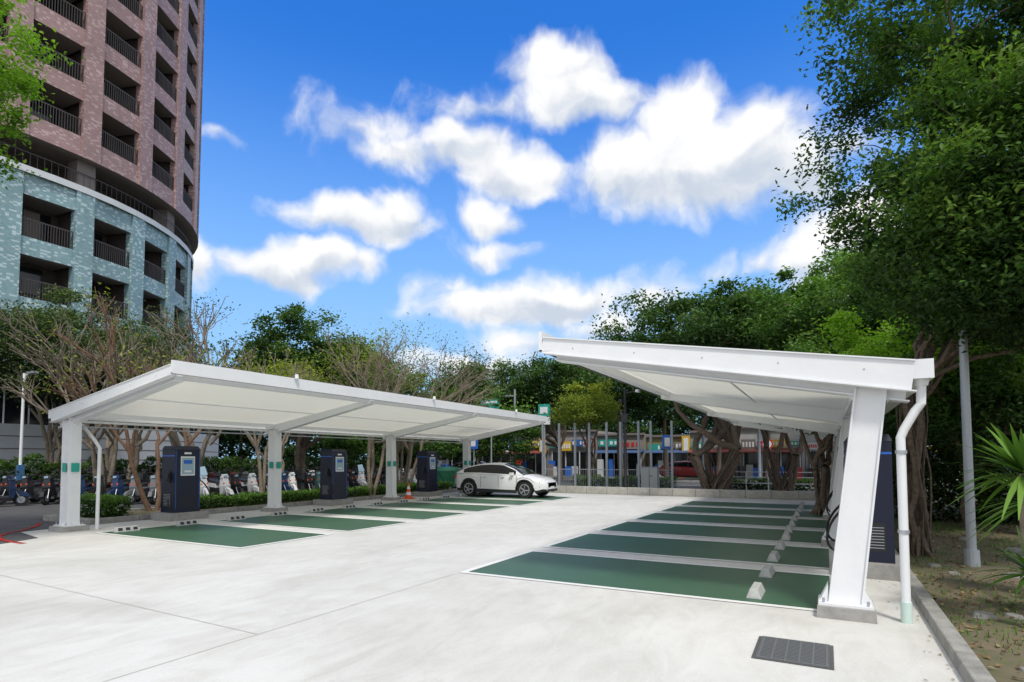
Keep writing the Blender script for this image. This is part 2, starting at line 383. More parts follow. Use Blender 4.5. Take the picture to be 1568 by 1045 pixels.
while x < .8:
    b.box((x+.5, 26.3, .17), (.985, .3, .34), WC); x += 1
b.done('low_concrete_wall', bevel=.01)
b = MB(); b.box((0, 31.3, .06), (120, .2, .14), KERB); b.done('kerb')
b = MB(); b.box((0, 43.1, .06), (120, .2, .14), KERB); b.done('kerb')
b = MB()
for k in range(-8, 8):
    rect(b, k*6-2, 37.1, k*6+1, 37.25, .014, G_LINE)
rect(b, -110, 31.9, 90, 32.05, .014, G_LINE); rect(b, -110, 42.5, 90, 42.65, .014, G_LINE)
b.done('road_marking', recalc=False)
b = MB()
pth = [(-17.6, 7.6), (-16.9, 7.2), (-16.25, 6.65), (-15.85, 6.2), (-15.4, 5.9), (-14.8, 5.72), (-14.2, 5.66), (-13.7, 5.66)]
for i, ((xa, ya), (xb_, yb_)) in enumerate(zip(pth, pth[1:])):
    b.poly([(xa, ya-.05, .0165), (xb_, yb_-.05, .0165), (xb_, yb_+.05, .0165), (xa, ya+.05, .0165)], RED)
b.done('red_road_marking', recalc=False)
b = MB(); b.box((-.285, 5.6, .014), (.6, .66, .012), mat('grate_frame', (.12, .12, .12), .5, .5))
GR = mat('grate_steel', (.22, .23, .24), .5, .5)
for k in range(17):
    b.box((-.285, 5.30+k*.0375, .024), (.54, .012, .016), GR)
for k in range(6):
    b.box((-.535+k*.1, 5.6, .023), (.012, .63, .013), GR)
b.done('drain_grate')

# ------------------------------------------------------------ canopies
def canopy(xl, zl, xh, zh, ys, y0, y1, xb, xt, pl=.6, rh=.26):
    sg = 1 if xh > xl else -1
    b = MB()
    ny, nx = 36, 10
    zt = lambda t: zl+(zh-zl)*t
    def mz(i, j):
        t = j/nx; yy = y0+.08+(y1-y0-.16)*i/ny
        per = 5.6; ph = abs(math.sin(math.pi*(yy-ys[0])/per))
        return (xl+sg*.06+(xh-xl-sg*.12)*t, yy, zt(t)-.03-.05*ph*math.sin(math.pi*t))
    for i in range(ny):
        for j in range(nx):
            b.poly([mz(i, j), mz(i+1, j), mz(i+1, j+1), mz(i, j+1)], MEMB)
    for yy in (y0, y1):
        b.beam((xl-sg*.04, yy, zl+.03), (xh+sg*.02, yy, zh+.03), .09, rh, WHITE, h1=.19)
        b.beam((xl-sg*.04, yy, zl+.045), (xh+sg*.02, yy, zh+.045), .13, .014, WHITE)
        b.beam((xl-sg*.04, yy, zl+.03-rh), (xh+sg*.02, yy, zh+.03-.19), .14, .014, WHITE)
    b.beam((xl-sg*.09, y0-.02, zl+.05), (xl-sg*.09, y1+.02, zl+.05), .2, .19, WHITE)
    b.beam((xh+sg*.06, y0-.05, zh+.12), (xh+sg*.06, y1+.05, zh+.12), .05, .26, WHITE)
    b.beam((xh+sg*.0, y0-.05, zh-.125), (xh+sg*.0, y1+.05, zh-.125), .16, .015, WHITE)
    for t in (.1, .94):
        b.beam((xl+(xh-xl)*t, y0+.05, zt(t)-.07), (xl+(xh-xl)*t, y1-.05, zt(t)-.07), .06, .1, WHITE)
    for t in (.5,):
        b.cyl((xl+(xh-xl)*t, y0+.05, zt(t)-.1), (xl+(xh-xl)*t, y1-.05, zt(t)-.1), .016, .016, WHITE, 8)
    b.cyl((xl+sg*.2, y0+.1, zl-.32), (xl+sg*.2, y1-.1, zl-.32), .018, .018, GALV, 8)
    b.cyl((xl+sg*.2, y0+.1, zl-.2), (xl+sg*.2, y1-.1, zl-.2), .03, .03, WHITE, 8)
    for yy in ys:
        b.beam((xl, yy, zl-.07), (xh-sg*.1, yy, zh-.12), .14, .27, WHITE, h1=.12)
        b.beam((xl, yy, zl-.07-.27), (xh-sg*.1, yy, zh-.12-.12), .2, .016, WHITE)
        wb, wt, dp, ft = .15, .135, .13, .018
        z0c = .15
        zt_c = zl-.18
        b.hexa([(xb-wb, yy-dp+.025, z0c), (xb+wb, yy-dp+.025, z0c), (xb+wb, yy+dp-.025, z0c), (xb-wb, yy+dp-.025, z0c)],
               [(xt-wt, yy-dp+.025, zt_c), (xt+wt, yy-dp+.025, zt_c), (xt+wt, yy+dp-.025, zt_c), (xt-wt, yy+dp-.025, zt_c)], WHITE)
        for s in (-1, 1):
            b.hexa([(xb+s*wb-ft/2, yy-dp, z0c), (xb+s*wb+ft/2, yy-dp, z0c), (xb+s*wb+ft/2, yy+dp, z0c), (xb+s*wb-ft/2, yy+dp, z0c)],
                   [(xt+s*wt-ft/2, yy-dp, zt_c+.03), (xt+s*wt+ft/2, yy-dp, zt_c+.03), (xt+s*wt+ft/2, yy+dp, zt_c+.03), (xt+s*wt-ft/2, yy+dp, zt_c+.03)], WHITE)
        b.box((xt, yy, zt_c+.035), (.42, .3, .02), WHITE)
        for s in (-1, 1):
            b.hexa([(xt+s*.14, yy-.01, zt_c-.18), (xt+s*.27, yy-.01, zt_c+.02), (xt+s*.14, yy-.01, zt_c+.02)], [(xt+s*.14, yy+.01, zt_c-.18), (xt+s*.27, yy+.01, zt_c+.02), (xt+s*.14, yy+.01, zt_c+.02)], WHITE)
        b.box((xb, yy, .14), (.5, .42, .025), WHITE)
        for s in (-1, 1):
            for q in (-.1, .1):
                b.hexa([(xb+s*.16, yy+q-.006, .15), (xb+s*.24, yy+q-.006, .15), (xb+s*.155, yy+q-.006, .33)], [(xb+s*.16, yy+q+.006, .15), (xb+s*.24, yy+q+.006, .15), (xb+s*.155, yy+q+.006, .33)], WHITE)
            for q in (-.17, .17):
                b.cyl((xb+s*.2, yy+q, .15), (xb+s*.2, yy+q, .2), .014, .014, GALV, 6)
        b.hexa([(xb-pl/2, yy-.28, 0), (xb+pl/2, yy-.28, 0), (xb+pl/2, yy+.28, 0), (xb-pl/2, yy+.28, 0)], [(xb-pl/2+.01, yy-.27, .128), (xb+pl/2-.01, yy-.27, .128), (xb+pl/2-.01, yy+.27, .128), (xb-pl/2+.01, yy+.27, .128)], CONC)
    for k in range(5):
        t = .1+.2*k; b.cyl((xl+(xh-xl)*t, y0-.045, zt(t)-.08), (xl+(xh-xl)*t, y0-.05, zt(t)-.08), .009, .009, GALV, 6)
    return b
ys = [7.15, 12.8, 18.4, 24.0]
b = canopy(-15.7, 2.72, -11.25, 3.45, ys, 6.95, 24.2, -15.25, -15.3)
for yy in (9.9, 15.5, 21.2): b.cyl((-11.12, yy, 3.56), (-11.12, yy, 3.66), .05, .04, WHITE, 10)
for yy in ys: b.box((-15.27, yy-.14, 1.45), (.16, .012, .2), TEALS); b.box((-15.09, yy, 1.45), (.012, .16, .2), TEALS)
b.tube([(-15.0, 7.6, 0), (-15.0, 7.6, 1.9), (-15.15, 7.55, 2.1), (-15.6, 7.5, 2.45)], .04, WHITE)
b.done('parking_canopy')
ysr = [7.2, 12.8, 18.4, 24.0]
b = canopy(.76, 2.58, -3.22, 3.2, ysr, 6.98, 24.3, .14, .43, .54, .29)
b.done('parking_canopy')
b = MB()
b.tube([(.67, 7.12, .012), (.67, 7.12, 1.72), (.67, 7.12, 1.86), (.70, 7.12, 1.94), (.80, 7.11, 2.13), (.85, 7.1, 2.2), (.86, 7.1, 2.42)], .042, WHITE, 14)
b.cyl((.67, 7.12, .0), (.67, 7.12, .22), .05, .05, mat('pipe_foot', (.55, .68, .62), .6), 14)
for z in (.9, 1.7): b.cyl((.67, 7.12, z), (.67, 7.12, z+.035), .052, .052, GALV, 14)
b.cyl((.86, 7.1, 2.38), (.86, 7.1, 2.47), .055, .07, WHITE, 14)
b.done('downpipe', smooth=False)

# ------------------------------------------------------------ EV charger
def charger(x, y, rz):
    b = MB(); z0 = .2
    b.box((0, 0, .1), (.85, 1.1, .2), CONC)
    b.hexa([(-.3, -.36, z0), (.3, -.36, z0), (.3, .36, z0), (-.3, .36, z0)], [(-.3, -.36, z0+1.68), (.26, -.36, z0+1.68), (.26, .36, z0+1.68), (-.3, .36, z0+1.68)], NAVY)
    b.hexa([(-.31, -.37, z0+1.68), (.27, -.37, z0+1.68), (.27, .37, z0+1.68), (-.31, .37, z0+1.68)], [(-.27, -.33, z0+1.78), (.2, -.33, z0+1.78), (.2, .33, z0+1.78), (-.27, .33, z0+1.78)], NAVY)
    fx = lambda z: .3-.04*(z-z0)/1.68
    def plate(ya, yb, za, zb, m, o=.006): b.poly([(fx(za)+o, ya, za), (fx(za)+o, yb, za), (fx(zb)+o, yb, zb), (fx(zb)+o, ya, zb)], m)
    plate(-.2, .2, z0+.98, z0+1.5, WHITE, .004); plate(-.17, .17, z0+1.02, z0+1.46, SCREEN, .008)
    plate(-.12, .12, z0+1.3, z0+1.4, BLUE, .011); plate(-.1, .1, z0+1.07, z0+1.12, WHITE, .011)
    plate(-.34, -.325, z0+.1, z0+1.65, BLUE, .004); plate(.325, .34, z0+.1, z0+1.65, BLUE, .004)
    plate(-.1, .1, z0+1.56, z0+1.61, WHITE, .004)
    for k in range(7): plate(-.24, .24, z0+.12+k*.05, z0+.14+k*.05, BLACK, .005)
    for s in (-1, 1):
        b.box((.04, s*.37, z0+.95), (.14, .06, .3), BLACK); b.cyl((.08, s*.42, z0+1.05), (.1, s*.47, z0+.85), .035, .03, BLACK)
        b.poly([(-.2, s*.364, z0+.15), (.15, s*.364, z0+.15), (.15, s*.364, z0+.55), (-.2, s*.364, z0+.55)], BLACK)
        for k in range(8):
            b.box((-.03, s*.367, z0+.2+k*.04), (.3, .006, .012), GREY)
        b.poly([(-.3, s*.363, z0+1.5), (.26, s*.363, z0+1.5), (.26, s*.363, z0+1.53), (-.3, s*.363, z0+1.53)], BLUE)
        # hanging charging cable: a slack loop that bulges forward then returns low into the cabinet
        pts = []
        for k in range(25):
            t = k/24; a = math.pi*t
            bul = math.sin(a)**.6 if 0 < t < 1 else 0
            pts.append((.1+.36*bul+.1*math.sin(2*a), s*(.45+.10*math.sin(a)), z0+.85-.5*t-.42*math.sin(a)**1.3*(1 if t < 1 else 0)))
        pts = [(p[0], p[1], max(p[2], .05)) for p in pts]
        b.tube(pts, .018, RUBBER, 8)
    return b.done('ev_charger', (x, y, .012), rz, bevel=.01)
for yy in (9.95, 15.6, 21.2): charger(-15.55, yy, 0)
for yy in (10.0, 15.6, 21.2): charger(.5, yy, math.pi)

# ------------------------------------------------------------ car
def car_mesh(name, paint):
    b = MB(); N = 56; L = 4.46; xs = [-L/2+L*i/N for i in range(N+1)]
    wr, wf, R = -1.36, 1.37, .36
    def interp(x, T):
        for (a, va), (c, vc) in zip(T, T[1:]):
            if x <= c: 
                t = (x-a)/(c-a); t = t*t*(3-2*t)*.5+t*.5
                return va+(vc-va)*t
        return T[-1][1]
    belt = lambda x: interp(x, [(-2.23, .90), (-2.1, 1.02), (-1.2, 1.0), (.5, .94), (1.2, .93), (1.9, .80), (2.15, .68), (2.23, .56)])
    hwid = lambda x: interp(x, [(-2.23, .66), (-2.0, .84), (-1.2, .91), (1.2, .91), (1.8, .86), (2.1, .72), (2.23, .55)])
    def zb(x):
        z = interp(x, [(-2.23, .42), (-2.0, .24), (1.9, .2), (2.23, .30)])
        for c in (wr, wf):
            dx = abs(x-c)
            if dx < R+.04: z = max(z, .34+math.sqrt(max(0, (R+.04)**2-dx**2)))
        return z
    xs = sorted(set(xs+[wr-R-.04, wr+R+.04, wf-R-.04, wf+R+.04]))
    rings = []
    for x in xs:
        w = hwid(x); zt = belt(x); z0 = min(zb(x), zt-.15); h = zt-z0
        pr = [(w*.94, z0), (w, z0+min(.12, h*.25)), (w*.975, z0+h*.45), (w*1.0, zt-min(.22, h*.3)), (w*.95, zt-.05), (w*.80, zt+.015), (w*.4, zt+.045), (0, zt+.055)]
        rings.append([(x, y, z) for y, z in pr]+[(x, -y, z) for y, z in pr[-2::-1]])
    n = len(rings[0]); i0 = len(b.v)
    for r in rings: b.v += r
    for i in range(len(rings)-1):
        for j in range(n-1):
            m = paint
            if j in (0, n-2): m = BLACK
            b.f.append((i0+i*n+j, i0+i*n+j+1, i0+(i+1)*n+j+1, i0+(i+1)*n+j)); b.m.append(b.mi(m)); b.uv.append(None)
    for e in (0, len(rings)-1):
        b.f.append(tuple(i0+e*n+j for j in range(n))); b.m.append(b.mi(paint)); b.uv.append(None)
    roof = lambda x: interp(x, [(-2.05, 1.04), (-1.75, 1.18), (-1.45, 1.31), (-.9, 1.43), (-.2, 1.47), (.25, 1.43), (.7, 1.25), (1.25, .96)])
    gx = [-2.05, -1.85, -1.7, -1.5, -1.42, -1.1, -.85, -.78, -.4, .02, .09, .25, .5, .7, .9, 1.1, 1.25]
    G = []
    for x in gx:
        zt = roof(x); z0 = belt(x)+.0; w = .80; h = max(zt-z0, .02); k = min(1, h/.55)
        pr = [(w, z0-.01), (w-.03*k, z0+.05*k), (w-.15*k, z0+h*.84), (w-.22*k, z0+h*.95), (w*.45, zt+.01), (0, zt+.015)]
        G.append([(x, y, z) for y, z in pr]+[(x, -y, z) for y, z in pr[-2::-1]])
    n = len(G[0]); i0 = len(b.v)
    for r in G: b.v += r
    for i in range(len(G)-1):
        xm = (gx[i]+gx[i+1])/2
        for j in range(n-1):
            side = j in (1, n-3)
            m = paint
            if side and -1.72 < xm < .95: m = GLASS
            if side and (abs(xm+.815) < .04 or abs(xm-.055) < .04): m = BLACK
            if not side and (xm > .26 and 3 <= j <= n-5): m = GLASS
            if not side and (xm < -1.45 and 3 <= j <= n-5): m = GLASS
            b.f.append((i0+i*n+j, i0+i*n+j+1, i0+(i+1)*n+j+1, i0+(i+1)*n+j)); b.m.append(b.mi(m)); b.uv.append(None)
    b.box((0, 0, .48), (4.0, 1.5, .4), BLACK)
    for c in (wr, wf):
        for s in (-1, 1):
            b.cyl((c, s*.70, .345), (c, s*.90, .345), .345, .345, RUBBER, 28)
            b.cyl((c, s*.88, .345), (c, s*.912, .345), .245, .23, GALV, 24)
            b.cyl((c, s*.905, .345), (c, s*.916, .345), .2, .2, BLACK, 24)
            for k in range(5):
                a = 2*math.pi*k/5; 
                b.beam((c, s*.922, .345), (c+.22*math.cos(a), s*.922, .345+.22*math.sin(a)), .02, .05, GALV)
            pts = [(c+(R+.05)*math.cos(t), s*.905, .34+(R+.05)*math.sin(t)) for t in [math.pi*q/12 for q in range(13)]]
            b.tube(pts, .028, BLACK, 6)
    for s in (-1, 1):
        b.box((0, s*.9, .25), (2.0, .04, .1), BLACK)
        b.hexa([(1.8, s*.80, .64), (2.1, s*.66, .62), (2.1, s*.60, .62), (1.8, s*.7, .64)], [(1.75, s*.82, .73), (2.06, s*.66, .71), (2.05, s*.58, .73), (1.75, s*.7, .75)], SCREEN)
        b.box((-2.14, s*.6, .84), (.16, .34, .09), RED)
        b.box((.78, s*.94, 1.0), (.14, .16, .11), paint)
        for xx in (-.75, .12, 1.0):
            b.box((xx, s*.909, .66), (.008, .012, .5), BLACK)
        for xx in (-.55, .32): b.box((xx, s*.915, .84), (.16, .02, .03), GALV)
    b.box((2.17, 0, .54), (.12, .8, .2), BLACK); b.box((2.2, 0, .32), (.1, 1.0, .1), BLACK); b.box((2.23, 0, .43), (.03, .35, .1), WHITE)
    o = b.done(name, smooth=True)
    o.data.set_sharp_from_angle(angle=rad(38))
    return o
CARW = mat('car_white_paint', (.78, .78, .78), .25, coat=.6)
car = car_mesh('parked_car', CARW); car.location = (-12.45, 22.75, .012)
CARR = mat('car_red_paint', (.35, .02, .02), .3, coat=.5)
c2 = car_mesh('street_car', CARR); c2.location = (*S(14.0, 46.5), .01); c2.rotation_euler = (0, 0, 0)
CARS = mat('car_silver_paint', (.3, .31, .33), .3, .3, coat=.5)
c3 = car_mesh('street_car', CARS); c3.location = (-21, 34.5, .01)

# ------------------------------------------------------------ scooters
def scooter_mesh(paint, acc, windshield=False, box=False):
    b = MB()
    for c in (-.62, .62):
        b.cyl((c, -.055, .22), (c, .055, .22), .22, .22, RUBBER, 18); b.cyl((c, -.06, .22), (c, .06, .22), .12, .12, GREY, 12)
    b.hexa([(-.1, -.16, .2), (.4, -.15, .2), (.4, .15, .2), (-.1, .16, .2)], [(-.1, -.19, .34), (.38, -.18, .34), (.38, .18, .34), (-.1, .19, .34)], acc)
    b.hexa([(.30, -.2, .32), (.42, -.17, .3), (.42, .17, .3), (.30, .2, .32)], [(.30, -.2, .62), (.50, -.13, .62), (.50, .13, .62), (.30, .2, .62)], paint)
    b.hexa([(.30, -.2, .62), (.50, -.13, .62), (.50, .13, .62), (.30, .2, .62)], [(.27, -.13, .92), (.42, -.09, .94), (.42, .09, .94), (.27, .13, .92)], paint)
    b.hexa([(.38, -.07, .42), (.90, -.07, .30), (.90, .07, .30), (.38, .07, .42)], [(.46, -.06, .56), (.78, -.055, .47), (.78, .055, .47), (.46, .06, .56)], paint)
    b.hexa([(-.80, -.13, .34), (-.05, -.19, .22), (-.05, .19, .22), (-.80, .13, .34)], [(-.86, -.14, .60), (-.06, -.2, .55), (-.06, .2, .55), (-.86, .14, .60)], acc)
    b.hexa([(-.86, -.145, .58), (-.06, -.2, .53), (-.06, .2, .53), (-.86, .145, .58)], [(-1.0, -.08, .78), (-.10, -.15, .70), (-.10, .15, .70), (-1.0, .08, .78)], paint)
    b.hexa([(-.92, -.12, .77), (-.02, -.15, .69), (-.02, .15, .69), (-.92, .12, .77)], [(-.82, -.09, .86), (-.45, -.11, .80), (-.45, .11, .80), (-.82, .09, .86)], BLACK)
    b.hexa([(-.46, -.13, .73), (-.02, -.15, .69), (-.02, .15, .69), (-.46, .13, .73)], [(-.46, -.11, .80), (-.06, -.11, .78), (-.06, .11, .78), (-.46, .11, .80)], BLACK)
    b.cyl((-.85, -.19, .3), (-.35, -.19, .22), .055, .045, GALV, 8)
    b.box((-1.0, 0, .66), (.05, .16, .08), RED)
    for s in (-1, 1): b.box((.47, s*.1, .72), (.04, .05, .06), ORANGE)
    b.cyl((.62, .07, .22), (.44, .07, .6), .02, .02, GALV, 8); b.cyl((.62, -.07, .22), (.44, -.07, .6), .02, .02, GALV, 8)
    b.box((.34, 0, .99), (.18, .28, .13), paint, top=(.6, .7)); b.box((.44, 0, .98), (.04, .12, .07), SCREEN)
    b.tube([(.22, -.34, 1.02), (.32, -.14, 1.03), (.32, .14, 1.03), (.22, .34, 1.02)], .02, BLACK, 6)
    for s in (-1, 1):
        b.cyl((.29, s*.2, 1.03), (.34, s*.3, 1.2), .008, .008, BLACK, 5); b.cyl((.345, s*.33, 1.2), (.335, s*.33, 1.2), .06, .06, BLACK, 8)
    b.box((-1.0, 0, .48), (.02, .16, .1), WHITE)
    if windshield: b.hexa([(.40, -.16, 1.03), (.42, -.16, 1.03), (.42, .16, 1.03), (.40, .16, 1.03)], [(.26, -.12, 1.35), (.28, -.12, 1.35), (.28, .12, 1.35), (.26, .12, 1.35)], SCREEN)
    if box: b.hexa([(-1.12, -.17, .86), (-.8, -.17, .86), (-.8, .17, .86), (-1.12, .17, .86)], [(-1.1, -.15, 1.12), (-.84, -.15, 1.12), (-.84, .15, 1.12), (-1.1, .15, 1.12)], BLACK)
    o = b.done('motor_scooter', bevel=.022); return o
DG = mat('scooter_dark_trim', (.03, .03, .034), .55); LG = mat('scooter_grey_trim', (.09, .095, .1), .55)
P = lambda n, c: mat('scooter_paint_'+n, c, .45, coat=.05)
variants = [scooter_mesh(P('w', (.66, .66, .66)), DG), scooter_mesh(P('k', (.012, .012, .015)), LG), scooter_mesh(P('s', (.14, .15, .16)), DG), scooter_mesh(P('b', (.01, .03, .09)), DG, False, True),
            scooter_mesh(P('r', (.14, .012, .012)), DG), scooter_mesh(P('w3', (.62, .64, .66)), DG, True), scooter_mesh(P('t', (.07, .16, .16)), DG)]
pos = []
for k in range(12): pos.append((-27.2+.56*k+random.uniform(-.08, .08), 9.9+.32*k, rad(-62+random.uniform(-14, 14)), 'dark'))
for k in range(8): pos.append((-27.6+.72*k, 12.8+.42*k, rad(118+random.uniform(-10, 10)), 'dark'))
for k in range(26): pos.append((-20.7+random.uniform(-.15, .15), 13.4+.70*k+random.uniform(-.1, .1), rad(-12+random.uniform(-18, 18)), 'light'))
for k in range(26): pos.append((-23.3+random.uniform(-.15, .15), 14.2+.76*k, rad(170+random.uniform(-12, 12)), 'mix'))
pos.append((*S(-17.6, 20.2), rad(70), 'light'))
used = set()
for x, y, rz, t in pos:
    i = random.choice([1, 1, 3, 1, 2, 1, 1]) if t == 'dark' else random.choice([0, 1, 5, 2, 0, 1, 0, 3, 6] if t == 'light' else [0, 1, 1, 2, 3, 4, 1])
    if i not in used:
        o = variants[i]; o.location = (x, y, .01); o.rotation_euler = (0, rad(0), rz); used.add(i)
    else:
        o = place(variants[i].data, 'motor_scooter', (x, y, .01), rz, .02)
    o.rotation_euler[0] = rad(6)
for i in range(7):
    if i not in used: bpy.data.objects.remove(variants[i])

# ------------------------------------------------------------ tower
PINK = tilemat('pink_tile', (.37, .235, .225), (.29, .18, .175), (.48, .34, .33))
TEAL = tilemat('teal_tile', (.25, .38, .41), (.18, .31, .34), (.46, .58, .60))
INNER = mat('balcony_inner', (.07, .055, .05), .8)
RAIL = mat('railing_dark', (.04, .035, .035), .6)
SLAB = mat('slab', (.20, .17, .16), .8)
PANEL = mat('white_panel', (.62, .64, .66), .5, var=.1, scale=1)
def tower():
    b = MB(); R = 14.3; P0 = Vector((-24.6, 30.6)); th0 = rad(61.3); t0 = Vector((math.cos(th0), math.sin(th0))); C = P0+Vector((-t0.y, t0.x))*R
    def cv(s, off=0):
        if s <= 0:
            p = P0+t0*s; n = Vector((t0.y, -t0.x))
        else:
            a = s/R; n0 = Vector((t0.y, -t0.x)); n = Vector((n0.x*math.cos(a)-n0.y*math.sin(a), n0.x*math.sin(a)+n0.y*math.cos(a))); p = C+n*R
        p = p+n*off; return S(p.x, p.y)
    def strip(s0, s1, z0, z1, off, m, n=1):
        for k in range(n):
            a, c = s0+(s1-s0)*k/n, s0+(s1-s0)*(k+1)/n
            p, q = cv(a, off), cv(c, off)
            b.poly([(*p, z0), (*q, z0), (*q, z1), (*p, z1)], m, [(a, z0), (c, z0), (c, z1), (a, z1)])
    def flat(s0, s1, z, o0, o1, m, n=1):
        for k in range(n):
            a, c = s0+(s1-s0)*k/n, s0+(s1-s0)*(k+1)/n
            p, q, r, t = cv(a, o0), cv(c, o0), cv(c, o1), cv(a, o1)
            b.poly([(*p, z), (*q, z), (*r, z), (*t, z)], m, [(a, 0), (c, 0), (c, .4), (a, .4)])
    def cross(s, z0, z1, o0, o1, m):
        p, q = cv(s, o0), cv(s, o1); b.poly([(*p, z0), (*q, z0), (*q, z1), (*p, z1)], m, [(0, z0), (.4, z0), (.4, z1), (0, z1)])
    bays = range(-5, 13); bw = 3.4; hw = 1.22
    def storeys(levels, zlo, zhi, off, m, pier):
        for k in bays:
            sc = k*bw; a, c = sc-hw, sc+hw
            strip(c, sc+bw-hw, zlo, zhi, off+pier, m); 
            cross(c, zlo, zhi, off+pier, off-.35, m); cross(sc+bw-hw, zlo, zhi, off+pier, off-.35, m)
            z = zlo
            for (sl, hd) in levels:
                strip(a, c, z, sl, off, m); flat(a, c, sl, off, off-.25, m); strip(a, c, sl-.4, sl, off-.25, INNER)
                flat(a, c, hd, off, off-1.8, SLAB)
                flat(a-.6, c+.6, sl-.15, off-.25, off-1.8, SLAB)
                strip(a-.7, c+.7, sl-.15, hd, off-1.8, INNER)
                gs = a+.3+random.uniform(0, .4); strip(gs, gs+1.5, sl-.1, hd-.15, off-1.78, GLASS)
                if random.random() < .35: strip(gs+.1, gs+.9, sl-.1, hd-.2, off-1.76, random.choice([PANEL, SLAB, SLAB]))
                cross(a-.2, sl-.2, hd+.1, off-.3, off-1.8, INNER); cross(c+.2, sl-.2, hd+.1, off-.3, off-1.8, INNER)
                for q in range(19):
                    s_ = a+.04+(2*hw-.08)*q/18; p0, p1 = cv(s_, off-.06), cv(s_+.035, off-.06)
                    b.poly([(*p0, sl), (*p1, sl), (*p1, sl+.95), (*p0, sl+.95)], RAIL)
                    p2 = cv(s_, off-.09); b.poly([(*p0, sl), (*p2, sl), (*p2, sl+.95), (*p0, sl+.95)], RAIL)
                strip(a, c, sl+.93, sl+1.0, off-.05, RAIL); flat(a, c, sl+1.0, off-.05, off-.12, RAIL)
                z = hd
            strip(a, c, z, zhi, off, m)
    s0, s1 = -5*bw-hw, 13*bw-hw
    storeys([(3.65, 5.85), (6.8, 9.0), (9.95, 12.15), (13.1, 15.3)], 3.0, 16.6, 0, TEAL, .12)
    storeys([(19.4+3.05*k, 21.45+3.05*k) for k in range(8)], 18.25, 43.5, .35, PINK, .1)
    strip(s0, s1, 15.0, 18.6, -2.4, INNER, 40); flat(s0, s1, 16.55, .15, -2.4, SLAB, 40); flat(s0, s1, 18.25, .46, -2.4, SLAB, 40)
    strip(s0, s1, 16.4, 16.75, .18, PANEL, 40)
    for k in bays:
        if k % 2 == 0: strip(k*bw+1.3, k*bw+2.3, 16.6, 18.25, -.1, SLAB); cross(k*bw+1.3, 16.6, 18.25, -.1, -1, SLAB); cross(k*bw+2.3, 16.6, 18.25, -.1, -1, SLAB)
    for q in range(190):
        s_ = s0+q*.32; p0, p1 = cv(s_, -.02), cv(s_+.03, -.02); b.poly([(*p0, 16.75), (*p1, 16.75), (*p1, 17.5), (*p0, 17.5)], RAIL)
    strip(s0, s1, 17.5, 17.55, -.01, RAIL, 40)
    flat(s0, s1, 43.5, .5, -26, SLAB, 40)
    pa, pb = cv(s0, .3), cv(s1, .3); b.poly([(*pa, 0), (*pb, 0), (*pb, 43.4), (*pa, 43.4)], PANEL)
    strip(s0, s1, 0, 1.0, 2.2, SLAB, 40); strip(s0, s1, 1.0, 3.3, 2.2, PANEL, 40); flat(s0, s1, 3.3, 2.2, 1.6, PANEL, 40)
    for z in (1.55, 2.1, 2.7): strip(s0, s1, z, z+.05, 2.21, SLAB, 40)
    strip(s0, s1, 3.3, 5.6, 1.6, GLASS, 40); strip(s0, s1, 5.6, 6.1, 2.2, PANEL, 40); flat(s0, s1, 6.1, 2.2, -.3, PANEL, 40)
    flat(s0, s1, 5.6, 2.2, 1.6, PANEL, 40)
    for q in range(60): s_ = s0+q*1.0; strip(s_, s_+.07, 3.3, 5.6, 1.66, PANEL)
    b.done('apartment_tower', recalc=False)
tower()

# ------------------------------------------------------------ shops across the street
def shop(x, w, h, wall, sign, name, y=47.2, awn=None):
    b = MB(); d = 7
    W = mat(name+'_wall', wall, .8, var=.2, scale=1.5); Sg = mat(name+'_sign', sign, .5, var=.3, scale=3)
    b.box((x, y+d/2, h/2), (w-.05, d, h), W)
    b.box((x, y-.05, 1.2), (w-.5, .08, 2.1), GLASS)
    for k in range(4): b.box((x-w/2+.35+k*(w-.7)/3, y-.1, 1.25), (.1, .06, 2.3), PANEL)
    nn = random.randint(2, 5)
    for k in range(nn):
        ww = (w-.4)/nn; cx = x-w/2+.2+ww*(k+.5); hh = random.uniform(.35, .9); cz = 2.75+random.uniform(-.15, .4)
        S2 = random.choice([Sg, W, PANEL, TEALS, BLUE, W, PANEL, YELLOW, SLAB]); b.box((cx, y-.3-.05*(k % 2), cz), (ww*.94, .2, hh), S2)
        for q in range(4):
            if random.random() < .8: b.box((cx-ww*.33+q*ww*.22, y-.42-.05*(k % 2), cz), (ww*.13, .02, hh*.5), WHITE if S2 not in (PANEL, W) else RED)
    for k in range(5):
        cx = x+random.uniform(-w/2+.4, w/2-.4); hh = random.uniform(.8, 1.7); b.box((cx, y-.2-random.uniform(0, 1.2), hh/2), (random.uniform(.3, 1.0), .3, hh), random.choice([PANEL, SLAB, YELLOW, RED, W, BLUE, GREY, BLACK]))
    if awn: b.hexa([(x-w/2+.1, y-1.4, 2.15), (x+w/2-.1, y-1.4, 2.15), (x+w/2-.1, y-.05, 2.3), (x-w/2+.1, y-.05, 2.3)], [(x-w/2+.1, y-1.4, 2.2), (x+w/2-.1, y-1.4, 2.2), (x+w/2-.1, y-.05, 2.5), (x-w/2+.1, y-.05, 2.5)], mat(name+'_awning', awn, .6))
    b.box((x, y-.1, h), (w, .3, .18), SLAB)
    if random.random() < .7:
        c = random.choice([RED, BLUE, YELLOW, TEALS]); b.box((x+w/2-.3, y-.9, 2.9), (.7, .12, 1.5), c); b.box((x+w/2-.3, y-.97, 2.9), (.4, .03, 1.1), WHITE)
    b.done(name)
xs = -46
